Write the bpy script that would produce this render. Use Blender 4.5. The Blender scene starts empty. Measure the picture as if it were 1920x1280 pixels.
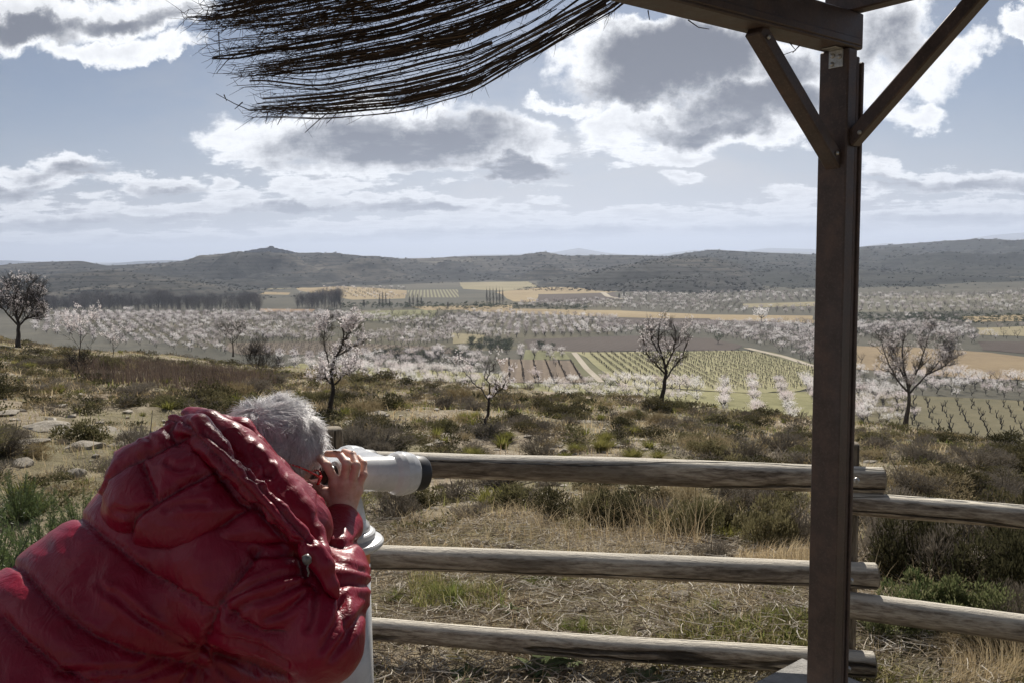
EXPOSURE=0.42
import bpy, math, random
import numpy as np
from mathutils import Vector, Matrix
random.seed(7); RNG = np.random.default_rng(11)
SC = bpy.context.scene
COL = SC.collection
R_ = math.radians

# ------------------------------------------------------------------ camera
CAMZ = 1.62
F_PX, CX, CY = 1600.0, 960.0, 640.0
PITCH = math.atan((640.0-478.0)/F_PX); ROLL = 0.0145
_f = np.array([0, math.cos(PITCH), -math.sin(PITCH)])
_r0 = np.array([1.0, 0, 0]); _u0 = np.array([0, math.sin(PITCH), math.cos(PITCH)])
_r = _r0*math.cos(ROLL) - _u0*math.sin(ROLL)
_u = _u0*math.cos(ROLL) + _r0*math.sin(ROLL)
CAMP = np.array([0, 0, CAMZ])
def ray(px, py):
    px = np.asarray(px, float); py = np.asarray(py, float)
    a = (px-CX)/F_PX; b = -(py-CY)/F_PX
    return _f + a[..., None]*_r + b[..., None]*_u
def P(px, py, Y):                      # world point seen at photo pixel, at world distance Y
    d = ray(px, py); return CAMP + d*(np.asarray(Y, float)/d[..., 1])[..., None]
def onz(px, py, z):                    # where that sight line meets the level z
    d = ray(px, py); return CAMP + d*((z-CAMZ)/d[..., 2])[..., None]
def proj(V):
    q = np.asarray(V)-CAMP; d = q@_f
    return CX+F_PX*(q@_r)/d, CY-F_PX*(q@_u)/d

cam_d = bpy.data.cameras.new('camera'); cam = bpy.data.objects.new('camera', cam_d); COL.objects.link(cam)
cam_d.sensor_width = 36; cam_d.lens = 36*F_PX/1920; cam_d.clip_start = 0.05; cam_d.clip_end = 60000
M = Matrix(((_r[0], _u[0], -_f[0], CAMP[0]), (_r[1], _u[1], -_f[1], CAMP[1]), (_r[2], _u[2], -_f[2], CAMP[2]), (0, 0, 0, 1)))
cam.matrix_world = M
SC.camera = cam
SC.view_settings.view_transform = 'Standard'; SC.view_settings.look = 'None'
SC.view_settings.gamma = 1; SC.view_settings.exposure = EXPOSURE if 'EXPOSURE' in globals() else 0.0

# ------------------------------------------------------------------ object helpers
def tag(o, label=None, cat=None, group=None, kind=None):
    if label: o['label'] = label
    if cat: o['category'] = cat
    if group: o['group'] = group
    if kind: o['kind'] = kind
    return o
def empty(name, loc=(0, 0, 0), rz=0.0):
    o = bpy.data.objects.new(name, None); COL.objects.link(o); o.location = [float(v) for v in loc]
    o.rotation_euler = (0, 0, rz); o.empty_display_size = .1; return o
def mesh(name, V, faces, smooth=False, attrs=None):
    """V (n,3); faces list of int arrays (m,3) or (m,4)"""
    V = np.ascontiguousarray(V, np.float32)
    me = bpy.data.meshes.new(name)
    faces = [np.asarray(f, np.int32) for f in faces if len(f)]
    nl = sum(f.size for f in faces); nf = sum(len(f) for f in faces)
    me.vertices.add(len(V)); me.loops.add(nl); me.polygons.add(nf)
    me.vertices.foreach_set('co', V.ravel())
    me.loops.foreach_set('vertex_index', np.concatenate([f.ravel() for f in faces]))
    cnt = np.concatenate([np.full(len(f), f.shape[1], np.int32) for f in faces])
    st = np.concatenate([[0], np.cumsum(cnt)[:-1]]).astype(np.int32)
    me.polygons.foreach_set('loop_start', st)
    me.polygons.foreach_set('use_smooth', np.full(nf, bool(smooth)))
    me.update(calc_edges=True)
    if attrs:
        for k, a in attrs.items():
            at = me.attributes.new(k, 'FLOAT', 'POINT'); at.data.foreach_set('value', np.asarray(a, np.float32))
    return me
def obj(name, me, mat, parent=None):
    o = bpy.data.objects.new(name, me); COL.objects.link(o)
    for m in (mat if isinstance(mat, (list, tuple)) else [mat]):
        if len(me.materials) < (len(mat) if isinstance(mat, (list, tuple)) else 1): me.materials.append(m)
    if parent is not None: o.parent = parent
    return o
class MB:
    """collects pieces into one mesh"""
    def __init__(s): s.V = []; s.F3 = []; s.F4 = []; s.n = 0; s.A = []
    def add(s, V, F, a=0.0):
        V = np.asarray(V, float); F = np.asarray(F, int)
        if len(V) == 0: return s
        (s.F3 if F.shape[1] == 3 else s.F4).append(F+s.n); s.V.append(V); s.n += len(V)
        s.A.append(np.broadcast_to(np.asarray(a, float), (len(V),))); return s
    def arrays(s):
        f = []
        if s.F3: f.append(np.concatenate(s.F3))
        if s.F4: f.append(np.concatenate(s.F4))
        return np.concatenate(s.V), f, np.concatenate(s.A)
    def mesh(s, name, smooth=False, offset=None):
        V, f, a = s.arrays()
        if offset is not None: V = V-np.asarray(offset)
        return mesh(name, V, f, smooth, {'rnd': a})
    def build(s, name, mat, parent=None, smooth=False, offset=None):
        return obj(name, s.mesh(name, smooth, offset), mat, parent)
def nrm(a): return a/np.maximum(np.linalg.norm(a, axis=-1, keepdims=True), 1e-9)
def tubes(Pt, Rd, s=4, cap=False):
    """Pt (N,K,3) polylines, Rd (N,K) radii -> V,F (quads)"""
    Pt = np.asarray(Pt, float); N, K, _ = Pt.shape; Rd = np.broadcast_to(np.asarray(Rd, float), (N, K))
    T = np.gradient(Pt, axis=1); T = nrm(T)
    mean = nrm(Pt[:, -1]-Pt[:, 0]+1e-9)
    ref = np.where(np.abs(mean[:, 2:3]) > .8, np.array([[1.0, 0, 0]]), np.array([[0, 0, 1.0]]))
    A = nrm(np.cross(T, ref[:, None, :])); B = np.cross(T, A)
    an = np.arange(s)/s*2*math.pi
    V = Pt[:, :, None, :] + Rd[:, :, None, None]*(np.cos(an)[None, None, :, None]*A[:, :, None, :]+np.sin(an)[None, None, :, None]*B[:, :, None, :])
    idx = np.arange(N*K*s).reshape(N, K, s)
    a = idx[:, :-1, :]; b = np.roll(a, -1, axis=2); c = np.roll(idx[:, 1:, :], -1, axis=2); d = idx[:, 1:, :]
    F = np.stack([a, d, c, b], -1).reshape(-1, 4)
    V = V.reshape(-1, 3)
    if cap:
        cs = [Pt[:, 0], Pt[:, -1]]; n0 = len(V)
        V = np.concatenate([V, cs[0], cs[1]])
        i0 = n0+np.arange(N)[:, None]; i1 = n0+N+np.arange(N)[:, None]
        r0 = idx[:, 0, :]; r1 = idx[:, -1, :]
        f0 = np.stack([r0, np.roll(r0, -1, 1), np.broadcast_to(i0, r0.shape), np.broadcast_to(i0, r0.shape)], -1).reshape(-1, 4)
        f1 = np.stack([np.roll(r1, -1, 1), r1, np.broadcast_to(i1, r1.shape), np.broadcast_to(i1, r1.shape)], -1).reshape(-1, 4)
        # degenerate quads -> make them triangles via tiny separate list
        return V, F, np.concatenate([f0[:, :3], f1[:, :3]])
    return V, F
def add_tube(mb, pts, rad, s=8, cap=True, a=0.0):
    pts = np.asarray(pts, float)[None]; rad = np.broadcast_to(np.asarray(rad, float), (pts.shape[1],))[None]
    if cap:
        V, F, F3 = tubes(pts, rad, s, True); n = mb.n
        mb.add(V, F, a); mb.F3.append(F3+n)
    else: mb.add(*tubes(pts, rad, s), a)
def ribbons(Pt, Wd, side):
    """Pt (N,K,3), Wd (N,K), side (N,3)"""
    N, K, _ = Pt.shape
    L = Pt-side[:, None, :]*Wd[..., None]; Rr = Pt+side[:, None, :]*Wd[..., None]
    V = np.stack([L, Rr], 2).reshape(-1, 3); idx = np.arange(N*K*2).reshape(N, K, 2)
    F = np.stack([idx[:, :-1, 0], idx[:, :-1, 1], idx[:, 1:, 1], idx[:, 1:, 0]], -1).reshape(-1, 4)
    return V, F
def leaves(C, D, L, W, rng=RNG, quad=True):
    """leaf quads (diamonds) at C pointing along D"""
    N = len(C); D = nrm(D); S = nrm(np.cross(D, nrm(rng.normal(size=(N, 3)))))
    L = np.broadcast_to(L, (N,))[:, None]; W = np.broadcast_to(W, (N,))[:, None]
    if quad:
        V = np.stack([C, C+D*L*.5+S*W, C+D*L, C+D*L*.5-S*W], 1).reshape(-1, 3)
        return V, np.arange(N*4).reshape(N, 4)
    V = np.stack([C-S*W, C+S*W, C+D*L], 1).reshape(-1, 3)
    return V, np.arange(N*3).reshape(N, 3)
def scatter(tmpl, pos, rz, sc, a=None, sz=None):
    """merge copies of (V,[faces]) -> V, faces, attr"""
    V, Fs = tmpl; n = len(V); N = len(pos)
    c, s = np.cos(rz), np.sin(rz); sc = np.broadcast_to(sc, (N,)); sz = sc if sz is None else sz
    X = (V[None, :, 0]*c[:, None]-V[None, :, 1]*s[:, None])*sc[:, None]
    Y = (V[None, :, 0]*s[:, None]+V[None, :, 1]*c[:, None])*sc[:, None]
    Z = V[None, :, 2]*sz[:, None]
    W = np.stack([X, Y, Z], -1)+pos[:, None, :]
    off = (np.arange(N)*n)[:, None, None]
    return W.reshape(-1, 3), [(f[None]+off).reshape(-1, f.shape[1]) for f in Fs], np.repeat(a if a is not None else np.zeros(N), n)
def add_scatter(mb, tmpl, pos, rz, sc, a=None, sz=None):
    if len(pos) == 0: return
    V, Fs, A = scatter(tmpl, pos, rz, sc, a, sz); n0 = mb.n
    mb.V.append(V); mb.A.append(A); mb.n += len(V)
    for f in Fs: (mb.F3 if f.shape[1] == 3 else mb.F4).append(f+n0)
def vnoise(x, y, seed=0):
    """smooth value noise"""
    x = np.asarray(x, float); y = np.asarray(y, float)
    xi = np.floor(x).astype(np.int64); yi = np.floor(y).astype(np.int64); fx = x-xi; fy = y-yi
    fx = fx*fx*(3-2*fx); fy = fy*fy*(3-2*fy)
    def h(i, j):
        n = (i*374761393+j*668265263+seed*1442695041) & 0xffffffff
        n = ((n ^ (n >> 13))*1274126177) & 0xffffffff
        return ((n ^ (n >> 16)) & 0xffff)/65535.0
    return (h(xi, yi)*(1-fx)+h(xi+1, yi)*fx)*(1-fy)+(h(xi, yi+1)*(1-fx)+h(xi+1, yi+1)*fx)*fy
def fbm(x, y, o=4, seed=0):
    t = 0; a = .5
    for k in range(o): t = t+a*vnoise(x*2**k, y*2**k, seed+k); a *= .5
    return t/(1-.5**o)
def rbox(mb, c, ax, half, bev=.003, a=0.0):
    """chamfered box: centre, 3 axes (rows), half sizes"""
    c = np.asarray(c, float); ax = np.asarray(ax, float); h = np.asarray(half, float)
    V = []
    for sx in (-1, 1):
        for sy in (-1, 1):
            for sz in (-1, 1):
                for k in range(3):
                    v = np.array([sx, sy, sz])*h; v = v-np.array([sx, sy, sz])*bev; v[k] = [sx, sy, sz][k]*h[k]; V.append(v)
    V = np.array(V)
    def id(sx, sy, sz, k): return (((sx > 0)*2+(sy > 0))*2+(sz > 0))*3+k
    F4 = []; F3 = []
    for k in range(3):
        i, j = [q for q in range(3) if q != k]
        for s in (-1, 1):
            q = []
            for (p, r) in ((-1, -1), (1, -1), (1, 1), (-1, 1)):
                t = [0, 0, 0]; t[k] = s; t[i] = p; t[j] = r; q.append(id(*t, k))
            F4.append(q)
    for k in range(3):       # edges along axis k
        i, j = [q for q in range(3) if q != k]
        for p in (-1, 1):
            for r in (-1, 1):
                t0 = [0, 0, 0]; t0[i] = p; t0[j] = r; t1 = list(t0); t0[k] = -1; t1[k] = 1
                F4.append([id(*t0, i), id(*t0, j), id(*t1, j), id(*t1, i)])
    for sx in (-1, 1):
        for sy in (-1, 1):
            for sz in (-1, 1): F3.append([id(sx, sy, sz, 0), id(sx, sy, sz, 1), id(sx, sy, sz, 2)])
    W = c+V@ax; n = mb.n
    # orient outward
    def fix(fs):
        out = []
        for f in fs:
            p = V[f]; nn = np.cross(p[1]-p[0], p[2]-p[0])
            out.append(f if np.dot(nn, p.mean(0)) > 0 else f[::-1])
        return np.array(out)
    mb.add(W, fix(F4), a); mb.F3.append(fix(F3)+n)

# ------------------------------------------------------------------ material helper
class Mat:
    def __init__(s, name):
        s.m = bpy.data.materials.new(name); s.m.use_nodes = True; s.t = s.m.node_tree; s.t.nodes.clear()
        s.out = s.t.nodes.new('ShaderNodeOutputMaterial')
    def n(s, typ, **kw):
        nd = s.t.nodes.new('ShaderNode'+typ)
        for k, v in kw.items():
            if k.startswith('i_'):
                nd.inputs[int(k[2:])].default_value = v
            else: setattr(nd, k, v)
        return nd
    def l(s, a, b): s.t.links.new(a, b)
    def val(s, x, inp):
        if hasattr(x, 'is_linked') or hasattr(x, 'links'): s.l(x, inp)
        else: inp.default_value = x
    def noise(s, scale, detail=4, rough=.55, coord=None, dist=0.0, dim='3D'):
        nd = s.n('TexNoise'); nd.inputs['Scale'].default_value = scale; nd.inputs['Detail'].default_value = detail
        nd.inputs['Roughness'].default_value = rough; nd.inputs['Distortion'].default_value = dist
        if coord is not None: s.l(coord, nd.inputs['Vector'])
        return nd.outputs['Fac']
    def coord(s, kind='Object', scale=None, rot=None):
        c = s.n('TexCoord').outputs[kind]
        if scale is None and rot is None: return c
        mp = s.n('Mapping'); s.l(c, mp.inputs[0])
        if scale: mp.inputs['Scale'].default_value = scale
        if rot: mp.inputs['Rotation'].default_value = rot
        return mp.outputs[0]
    def pos(s, scale=None, rot=None):
        c = s.n('NewGeometry').outputs['Position']
        if scale is None and rot is None: return c
        mp = s.n('Mapping'); s.l(c, mp.inputs[0])
        if scale: mp.inputs['Scale'].default_value = scale
        if rot: mp.inputs['Rotation'].default_value = rot
        return mp.outputs[0]
    def ramp(s, fac, stops, interp='LINEAR'):
        r = s.n('ValToRGB'); e = r.color_ramp; e.interpolation = interp
        while len(e.elements) > 1: e.elements.remove(e.elements[-1])
        e.elements[0].position = stops[0][0]; e.elements[0].color = (*stops[0][1], 1)
        for p, c in stops[1:]:
            k = e.elements.new(p); k.color = (*c, 1)
        s.l(fac, r.inputs[0]); return r.outputs[0]
    def mix(s, fac, a, b, mode='MIX'):
        nd = s.n('MixRGB', blend_type=mode)
        for i, x in enumerate((fac, a, b)):
            if isinstance(x, tuple): nd.inputs[i].default_value = (*x, 1)
            elif isinstance(x, (int, float)): nd.inputs[i].default_value = x
            else: s.l(x, nd.inputs[i])
        return nd.outputs[0]
    def math(s, op, a, b=0.0, c=None, clamp=False):
        nd = s.n('Math', operation=op); nd.use_clamp = clamp
        for i, x in enumerate((a, b) if c is None else (a, b, c)):
            if isinstance(x, (int, float)): nd.inputs[i].default_value = x
            else: s.l(x, nd.inputs[i])
        return nd.outputs[0]
    def bump(s, h, strength=.3, dist=.01, normal=None):
        b = s.n('Bump'); b.inputs['Strength'].default_value = strength; b.inputs['Distance'].default_value = dist
        s.l(h, b.inputs['Height'])
        if normal is not None: s.l(normal, b.inputs['Normal'])
        return b.outputs[0]
    def pbsdf(s, color, rough=.6, normal=None, metal=0.0, spec=.5, coat=0.0, coat_rough=.1, sheen=0.0):
        p = s.n('BsdfPrincipled')
        for key, x in (('Base Color', color), ('Roughness', rough), ('Metallic', metal), ('Specular IOR Level', spec), ('Coat Weight', coat), ('Coat Roughness', coat_rough), ('Sheen Weight', sheen)):
            i = p.inputs[key]
            if isinstance(x, tuple): i.default_value = (*x, 1)
            elif isinstance(x, (int, float)): i.default_value = x
            else: s.l(x, i)
        if normal is not None: s.l(normal, p.inputs['Normal'])
        s.l(p.outputs[0], s.out.inputs[0]); return p
    def leaf(s, color, trans=.4, tcol=None, gloss=.0):
        d = s.n('BsdfDiffuse'); t = s.n('BsdfTranslucent'); mx = s.n('MixShader'); mx.inputs[0].default_value = trans
        for nd, c in ((d, color), (t, tcol if tcol is not None else color)):
            if isinstance(c, tuple): nd.inputs[0].default_value = (*c, 1)
            else: s.l(c, nd.inputs[0])
        s.l(d.outputs[0], mx.inputs[1]); s.l(t.outputs[0], mx.inputs[2])
        o = mx.outputs[0]
        if gloss:
            g = s.n('BsdfGlossy'); g.inputs['Roughness'].default_value = .45; m2 = s.n('MixShader'); m2.inputs[0].default_value = gloss
            s.l(o, m2.inputs[1]); s.l(g.outputs[0], m2.inputs[2]); o = m2.outputs[0]
        s.l(o, s.out.inputs[0])
    def rnd(s, lo=0.0, hi=1.0):
        """per-plant variation: attribute 'rnd' + object random"""
        a = s.n('Attribute'); a.attribute_name = 'rnd'; oi = s.n('ObjectInfo').outputs['Random']
        x = s.math('FRACT', s.math('ADD', a.outputs['Fac'], oi)); return x
# ------------------------------------------------------------------ sun and sky
SUN_EL, SUN_AZ = 38.0, 6.0            # azimuth measured from +Y towards +X
sd = bpy.data.lights.new('sun', 'SUN'); sd.energy = 5.0; sd.angle = R_(.53); sd.color = (1.0, .94, .85)
sun = bpy.data.objects.new('sun', sd); COL.objects.link(sun)
el, az = R_(SUN_EL), R_(SUN_AZ)
sdir = Vector((math.sin(az)*math.cos(el), math.cos(az)*math.cos(el), math.sin(el)))
sun.rotation_euler = sdir.to_track_quat('Z', 'Y').to_euler(); sun.location = (10, 100, 80)

W = bpy.data.worlds.new('World'); SC.world = W; W.use_nodes = True
class WM(Mat):
    def __init__(s): s.t = W.node_tree; s.t.nodes.clear(); s.out = s.t.nodes.new('ShaderNodeOutputWorld')
w = WM()
sky = w.n('TexSky', sky_type='NISHITA'); sky.sun_disc = False
sky.sun_elevation = el; sky.sun_rotation = az; sky.altitude = 500; sky.air_density = 1.0; sky.dust_density = .6; sky.ozone_density = 1.5
SKY_S = .055
# direction -> flat chart (tangent plane facing +Y, horizontal/vertical tangents)
dirv = w.n('TexCoord').outputs['Generated']
sep = w.n('SeparateXYZ'); w.l(dirv, sep.inputs[0])
yy = w.math('MAXIMUM', sep.outputs[1], .08)
U = w.math('DIVIDE', sep.outputs[0], yy); Vv = w.math('DIVIDE', sep.outputs[2], yy)
# noise coordinates stretch towards the horizon, the way a cloud deck foreshortens
vs = w.math('POWER', w.math('MAXIMUM', w.math('ADD', Vv, .01), .002), .72)
def comb(a, b, c=0.0):
    n = w.n('CombineXYZ')
    for i, x in enumerate((a, b, c)):
        if isinstance(x, (int, float)): n.inputs[i].default_value = x
        else: w.l(x, n.inputs[i])
    return n.outputs[0]
pc = comb(U, vs)
base = comb(U, Vv)
def wnoise(scale, detail, rough, col=False, coord=pc, lac=2.1):
    n = w.n('TexNoise'); n.inputs['Scale'].default_value = scale; n.inputs['Detail'].default_value = detail
    n.inputs['Roughness'].default_value = rough; n.inputs['Lacunarity'].default_value = lac; w.l(coord, n.inputs['Vector'])
    return n.outputs['Color'] if col else n.outputs['Fac']
def vmath(op, a, b=None, scale=None):
    n = w.n('VectorMath', operation=op)
    for i, x in enumerate((a, b)):
        if x is None: continue
        if isinstance(x, tuple): n.inputs[i].default_value = x
        else: w.l(x, n.inputs[i])
    if scale is not None:
        if isinstance(scale, (int, float)): n.inputs['Scale'].default_value = scale
        else: w.l(scale, n.inputs['Scale'])
    return n.outputs['Value'] if op in ('LENGTH', 'DISTANCE', 'DOT_PRODUCT') else n.outputs['Vector']
w1 = vmath('SUBTRACT', wnoise(9, 7, .60, True), (.5, .5, .5))
amp = w.math('MINIMUM', w.math('ADD', w.math('MULTIPLY', Vv, .55), .022), .13)
warped = vmath('ADD', base, vmath('SCALE', w1, scale=amp))
def T(px, py):
    d = ray(px, py); return float(d[0]/d[1]), float(d[2]/d[1])
# (px, py, half width, half height, weight)
BL = [(560, 258, 165, 52, 1.), (720, 262, 210, 68, 1.12), (900, 275, 140, 52, 1.), (990, 250, 60, 30, .8), (700, 215, 60, 38, .9), (980, 315, 85, 30, .85), (640, 310, 120, 25, .8),
      (1160, 105, 110, 70, 1.), (1300, 95, 150, 70, 1.15), (1440, 130, 130, 70, 1.1), (1230, 60, 90, 45, 1.), (1200, 150, 90, 35, .8),
      (1180, 235, 95, 45, .9), (1330, 220, 130, 48, 1.05), (1470, 225, 110, 52, 1.05), (1200, 280, 110, 26, .75),
      (1660, 60, 90, 85, .62), (1740, 115, 90, 60, .72), (1640, 170, 80, 60, .6), (1800, 110, 50, 40, .7), (1730, 208, 55, 26, .8), (1895, 60, 40, 26, .8), (1560, 30, 90, 60, .75),
      (20, 25, 150, 55, 1.), (210, 15, 190, 42, .95), (200, 85, 120, 28, .9), (290, 105, 90, 18, .7), (60, 60, 60, 30, .8),
      (115, 318, 105, 30, .95), (40, 345, 110, 24, .85), (290, 340, 100, 20, .8), (425, 350, 28, 13, .8), (60, 380, 120, 16, .7),
      (620, 348, 110, 12, .7), (520, 368, 120, 16, .85), (700, 385, 200, 18, .95), (380, 392, 240, 20, .9), (130, 412, 160, 16, .8), (900, 398, 120, 14, .8),
      (1065, 185, 70, 18, .8), (1290, 332, 44, 14, .7), (1030, 376, 30, 12, .65), (1150, 318, 30, 10, .6), (1490, 365, 50, 14, .7),
      (1700, 330, 110, 30, .95), (1850, 332, 110, 28, .95), (1640, 350, 60, 22, .8),
      (700, 432, 420, 20, .85), (1250, 405, 330, 17, .9), (1450, 420, 240, 26, .95), (1800, 400, 200, 22, .9), (1000, 425, 300, 24, .85), (1820, 430, 240, 20, .85), (200, 445, 260, 16, .6)]
dens = None
for (px, py, hw, hh, wt) in BL:
    cu, cv = T(px, py)
    d = vmath('MULTIPLY', vmath('SUBTRACT', warped, (cu, cv, 0)), (F_PX/hw, F_PX/hh, 0))
    L = vmath('DOT_PRODUCT', d, d)
    f = w.math('SUBTRACT', wt, w.math('MULTIPLY', L, wt*.62))
    dens = f if dens is None else w.n('Math', operation='SMOOTH_MAX') if False else w.math('MAXIMUM', dens, f)
# a field of small clouds where the chart has none (behind the camera and between the big ones)
fine = wnoise(26, 9, .62)
med = wnoise(8, 8, .62)
dens2 = w.math('ADD', dens, w.math('MULTIPLY', w.math('SUBTRACT', fine, .5), 1.35))
dens2 = w.math('ADD', dens2, w.math('MULTIPLY', w.math('SUBTRACT', med, .5), .75))
lnv = w.math('MULTIPLY', w.math('LOGARITHM', w.math('ADD', w.math('MAXIMUM', Vv, 0.0), .03), math.e), .55)
pl_ = comb(U, lnv); nl = wnoise(24, 8, .62, coord=pl_); nl2 = wnoise(8, 6, .6, coord=pl_)
lowz = w.n('MapRange', interpolation_type='SMOOTHSTEP'); w.l(Vv, lowz.inputs[0]); lowz.inputs[1].default_value = .20; lowz.inputs[2].default_value = .06; lowz = lowz.outputs[0]
lown = w.math('MULTIPLY', lowz, w.math('ADD', w.math('MULTIPLY', w.math('SUBTRACT', nl, .5), 2.6), w.math('MULTIPLY', w.math('SUBTRACT', nl2, .53), 3.0)))
dens2 = w.math('ADD', dens2, lown)
n3 = wnoise(2.2, 8, .58, coord=vmath('MULTIPLY', dirv, (1, 1, 2.6)))
back = w.math('MULTIPLY', w.math('SUBTRACT', n3, .52), 3.0)
isback = w.math('LESS_THAN', sep.outputs[1], .1)
dens2 = w.math('MAXIMUM', dens2, w.math('SUBTRACT', w.math('MULTIPLY', back, isback), w.math('SUBTRACT', 1.0, isback)))
def smooth(x, a, b):
    m = w.n('MapRange', interpolation_type='SMOOTHSTEP'); w.l(x, m.inputs[0]); m.inputs[1].default_value = a; m.inputs[2].default_value = b
    return m.outputs[0]
alpha = smooth(dens2, .0, .54)
# thin veil of high cloud, stronger low down
veil = w.math('MULTIPLY', smooth(wnoise(5, 7, .62, coord=vmath('MULTIPLY', pc, (1, 2.4, 1))), .42, .75), .30)
lowv = smooth(Vv, .20, -.01)
veil = w.math('ADD', veil, w.math('MULTIPLY', lowv, .80), clamp=True)
gu_, gv_ = T(1080, 300); gd = vmath('MULTIPLY', vmath('SUBTRACT', base, (gu_, gv_, 0)), (F_PX/620, F_PX/260, 0)); glow = w.math('POWER', math.e, w.math('MULTIPLY', vmath('DOT_PRODUCT', gd, gd), -1.0))
veil = w.math('ADD', veil, w.math('MULTIPLY', glow, w.math('ADD', .22, w.math('MULTIPLY', smooth(wnoise(6, 8, .65, coord=vmath('MULTIPLY', pc, (1, 1.8, 1))), .35, .7), .4))), clamp=True)
# thick parts are grey underneath, thin edges shine with the sun behind them
CORE = [(760, 268, 215, 44, 1.), (640, 250, 90, 30, .8), (980, 322, 80, 18, .9), (1270, 105, 150, 62, 1.1), (1180, 150, 100, 30, .8), (1420, 200, 130, 40, 1.), (1330, 235, 110, 22, .8), (1480, 120, 90, 40, .7),
        (50, 40, 90, 26, .9), (250, 22, 110, 18, .7), (140, 322, 80, 16, .9), (40, 352, 70, 12, .7), (310, 352, 60, 9, .6), (1680, 90, 50, 50, .45), (1700, 345, 90, 14, .8), (1850, 345, 90, 14, .8), (130, 420, 110, 12, .8), (520, 400, 200, 9, .7), (760, 392, 110, 9, .8), (330, 402, 150, 9, .7), (1000, 440, 330, 12, .8), (1450, 434, 220, 14, .85), (1800, 415, 180, 10, .8), (560, 448, 300, 10, .7)]
cd_ = None
for (px, py, hw, hh, wt) in CORE:
    cu, cv = T(px, py)
    d = vmath('MULTIPLY', vmath('SUBTRACT', warped, (cu, cv, 0)), (F_PX/hw, F_PX/hh, 0))
    f = w.math('SUBTRACT', wt, w.math('MULTIPLY', vmath('DOT_PRODUCT', d, d), wt*.55)); cd_ = f if cd_ is None else w.math('MAXIMUM', cd_, f)
shv = smooth(w.math('ADD', w.math('ADD', cd_, w.math('MULTIPLY', w.math('SUBTRACT', fine, .5), 1.1)), w.math('MULTIPLY', w.math('SUBTRACT', med, .5), 1.6)), -.20, .85)
shb = w.math('MULTIPLY', smooth(w.math('ADD', dens2, 0.0), .3, 1.3), .38)
shv = w.math('ADD', shv, w.math('MULTIPLY', lown, .42), clamp=True)
shv = w.math('MAXIMUM', shv, shb)
lit = (.84, .85, .865); core = (.12, .13, .16); vcol = (.30, .31, .335)
k = 1/SKY_S
cl = w.mix(shv, tuple(c*k for c in lit), tuple(c*k for c in core))
# clouds close to the horizon are seen through more air
farc = smooth(Vv, .13, .01)
cl = w.mix(w.math('MULTIPLY', farc, .35), cl, tuple(c*k for c in (.33, .34, .365)))
bwn = w.n('RGBToBW'); w.l(sky.outputs[0], bwn.inputs[0]); skyc = w.mix(1.0, w.mix(.50, sky.outputs[0], bwn.outputs[0]), (.58, .66, .80), 'MULTIPLY')
c1 = w.mix(veil, skyc, w.mix(glow, tuple(c*k for c in vcol), tuple(c*k for c in (.46, .47, .49))))
c2 = w.mix(alpha, c1, cl)
bg = w.n('Background'); w.l(c2, bg.inputs[0]); bg.inputs[1].default_value = SKY_S
w.l(bg.outputs[0], w.out.inputs[0])
# ------------------------------------------------------------------ ground of the lookout hill
ZV = -35.0                                       # level of the valley floor
BROW = [(-700, 600), (-300, 618), (0, 640), (110, 655), (250, 662), (400, 680), (560, 695), (700, 712), (860, 722), (1000, 736), (1200, 748), (1400, 775), (1600, 800), (1780, 825), (1920, 852), (2300, 900), (2900, 960)]
_bu = []; _bt = []
for a, b in BROW:
    d = ray(a, b); _bu.append(d[0]/d[1]); _bt.append(-d[2]/d[1])
_bu = np.array(_bu); _bt = np.array(_bt)
def H(x, y, bumps=True):
    x = np.asarray(x, float); y = np.asarray(y, float)
    u = x/np.maximum(y, 6.0)
    b = np.interp(u, _bu, _bt)
    zb = np.interp(u, [-.75, -.5, -.2, 0, .25, .45, .75], [62, 58, 52, 48, 38, 27, 20])
    y0 = 3.6
    t = np.clip((y-y0)/(zb-y0), 0, 1)
    h = 1.62 + (b*zb-1.62)*t**.97
    yy = np.maximum(y-zb, 0)
    drop = np.where(yy < 12, .45*yy*yy/24+b*.6*yy, .45*(yy-6)+b*.6*yy)
    z = CAMZ-h-drop
    if bumps:
        k = np.clip((y-3.2)/6, 0, 1)
        z = z + k*(fbm(x*.23+5, y*.23, 4, 3)-.5)*.55 + np.clip((y-3.4)/1.5, 0, 1)*(fbm(x*1.7, y*1.7, 4, 9)-.5)*.12
        # dry dip before the brow on the left
    return np.maximum(z, ZV-3)
ys = np.concatenate([np.arange(-14, 3, .5), np.arange(3, 12, .05), np.arange(12, 30, .12), np.arange(30, 66, .3), np.arange(66, 190, 2.0)])
us = np.linspace(-1.5, 1.5, 420)
XX = us[None, :]*np.maximum(ys, 9.0)[:, None]; YY = np.broadcast_to(ys[:, None], XX.shape)
ZZ = H(XX, YY)
Vg = np.stack([XX, YY, ZZ], -1).reshape(-1, 3)
idx = np.arange(len(Vg)).reshape(len(ys), len(us))
Fg = np.stack([idx[:-1, :-1], idx[:-1, 1:], idx[1:, 1:], idx[1:, :-1]], -1).reshape(-1, 4)

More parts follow.
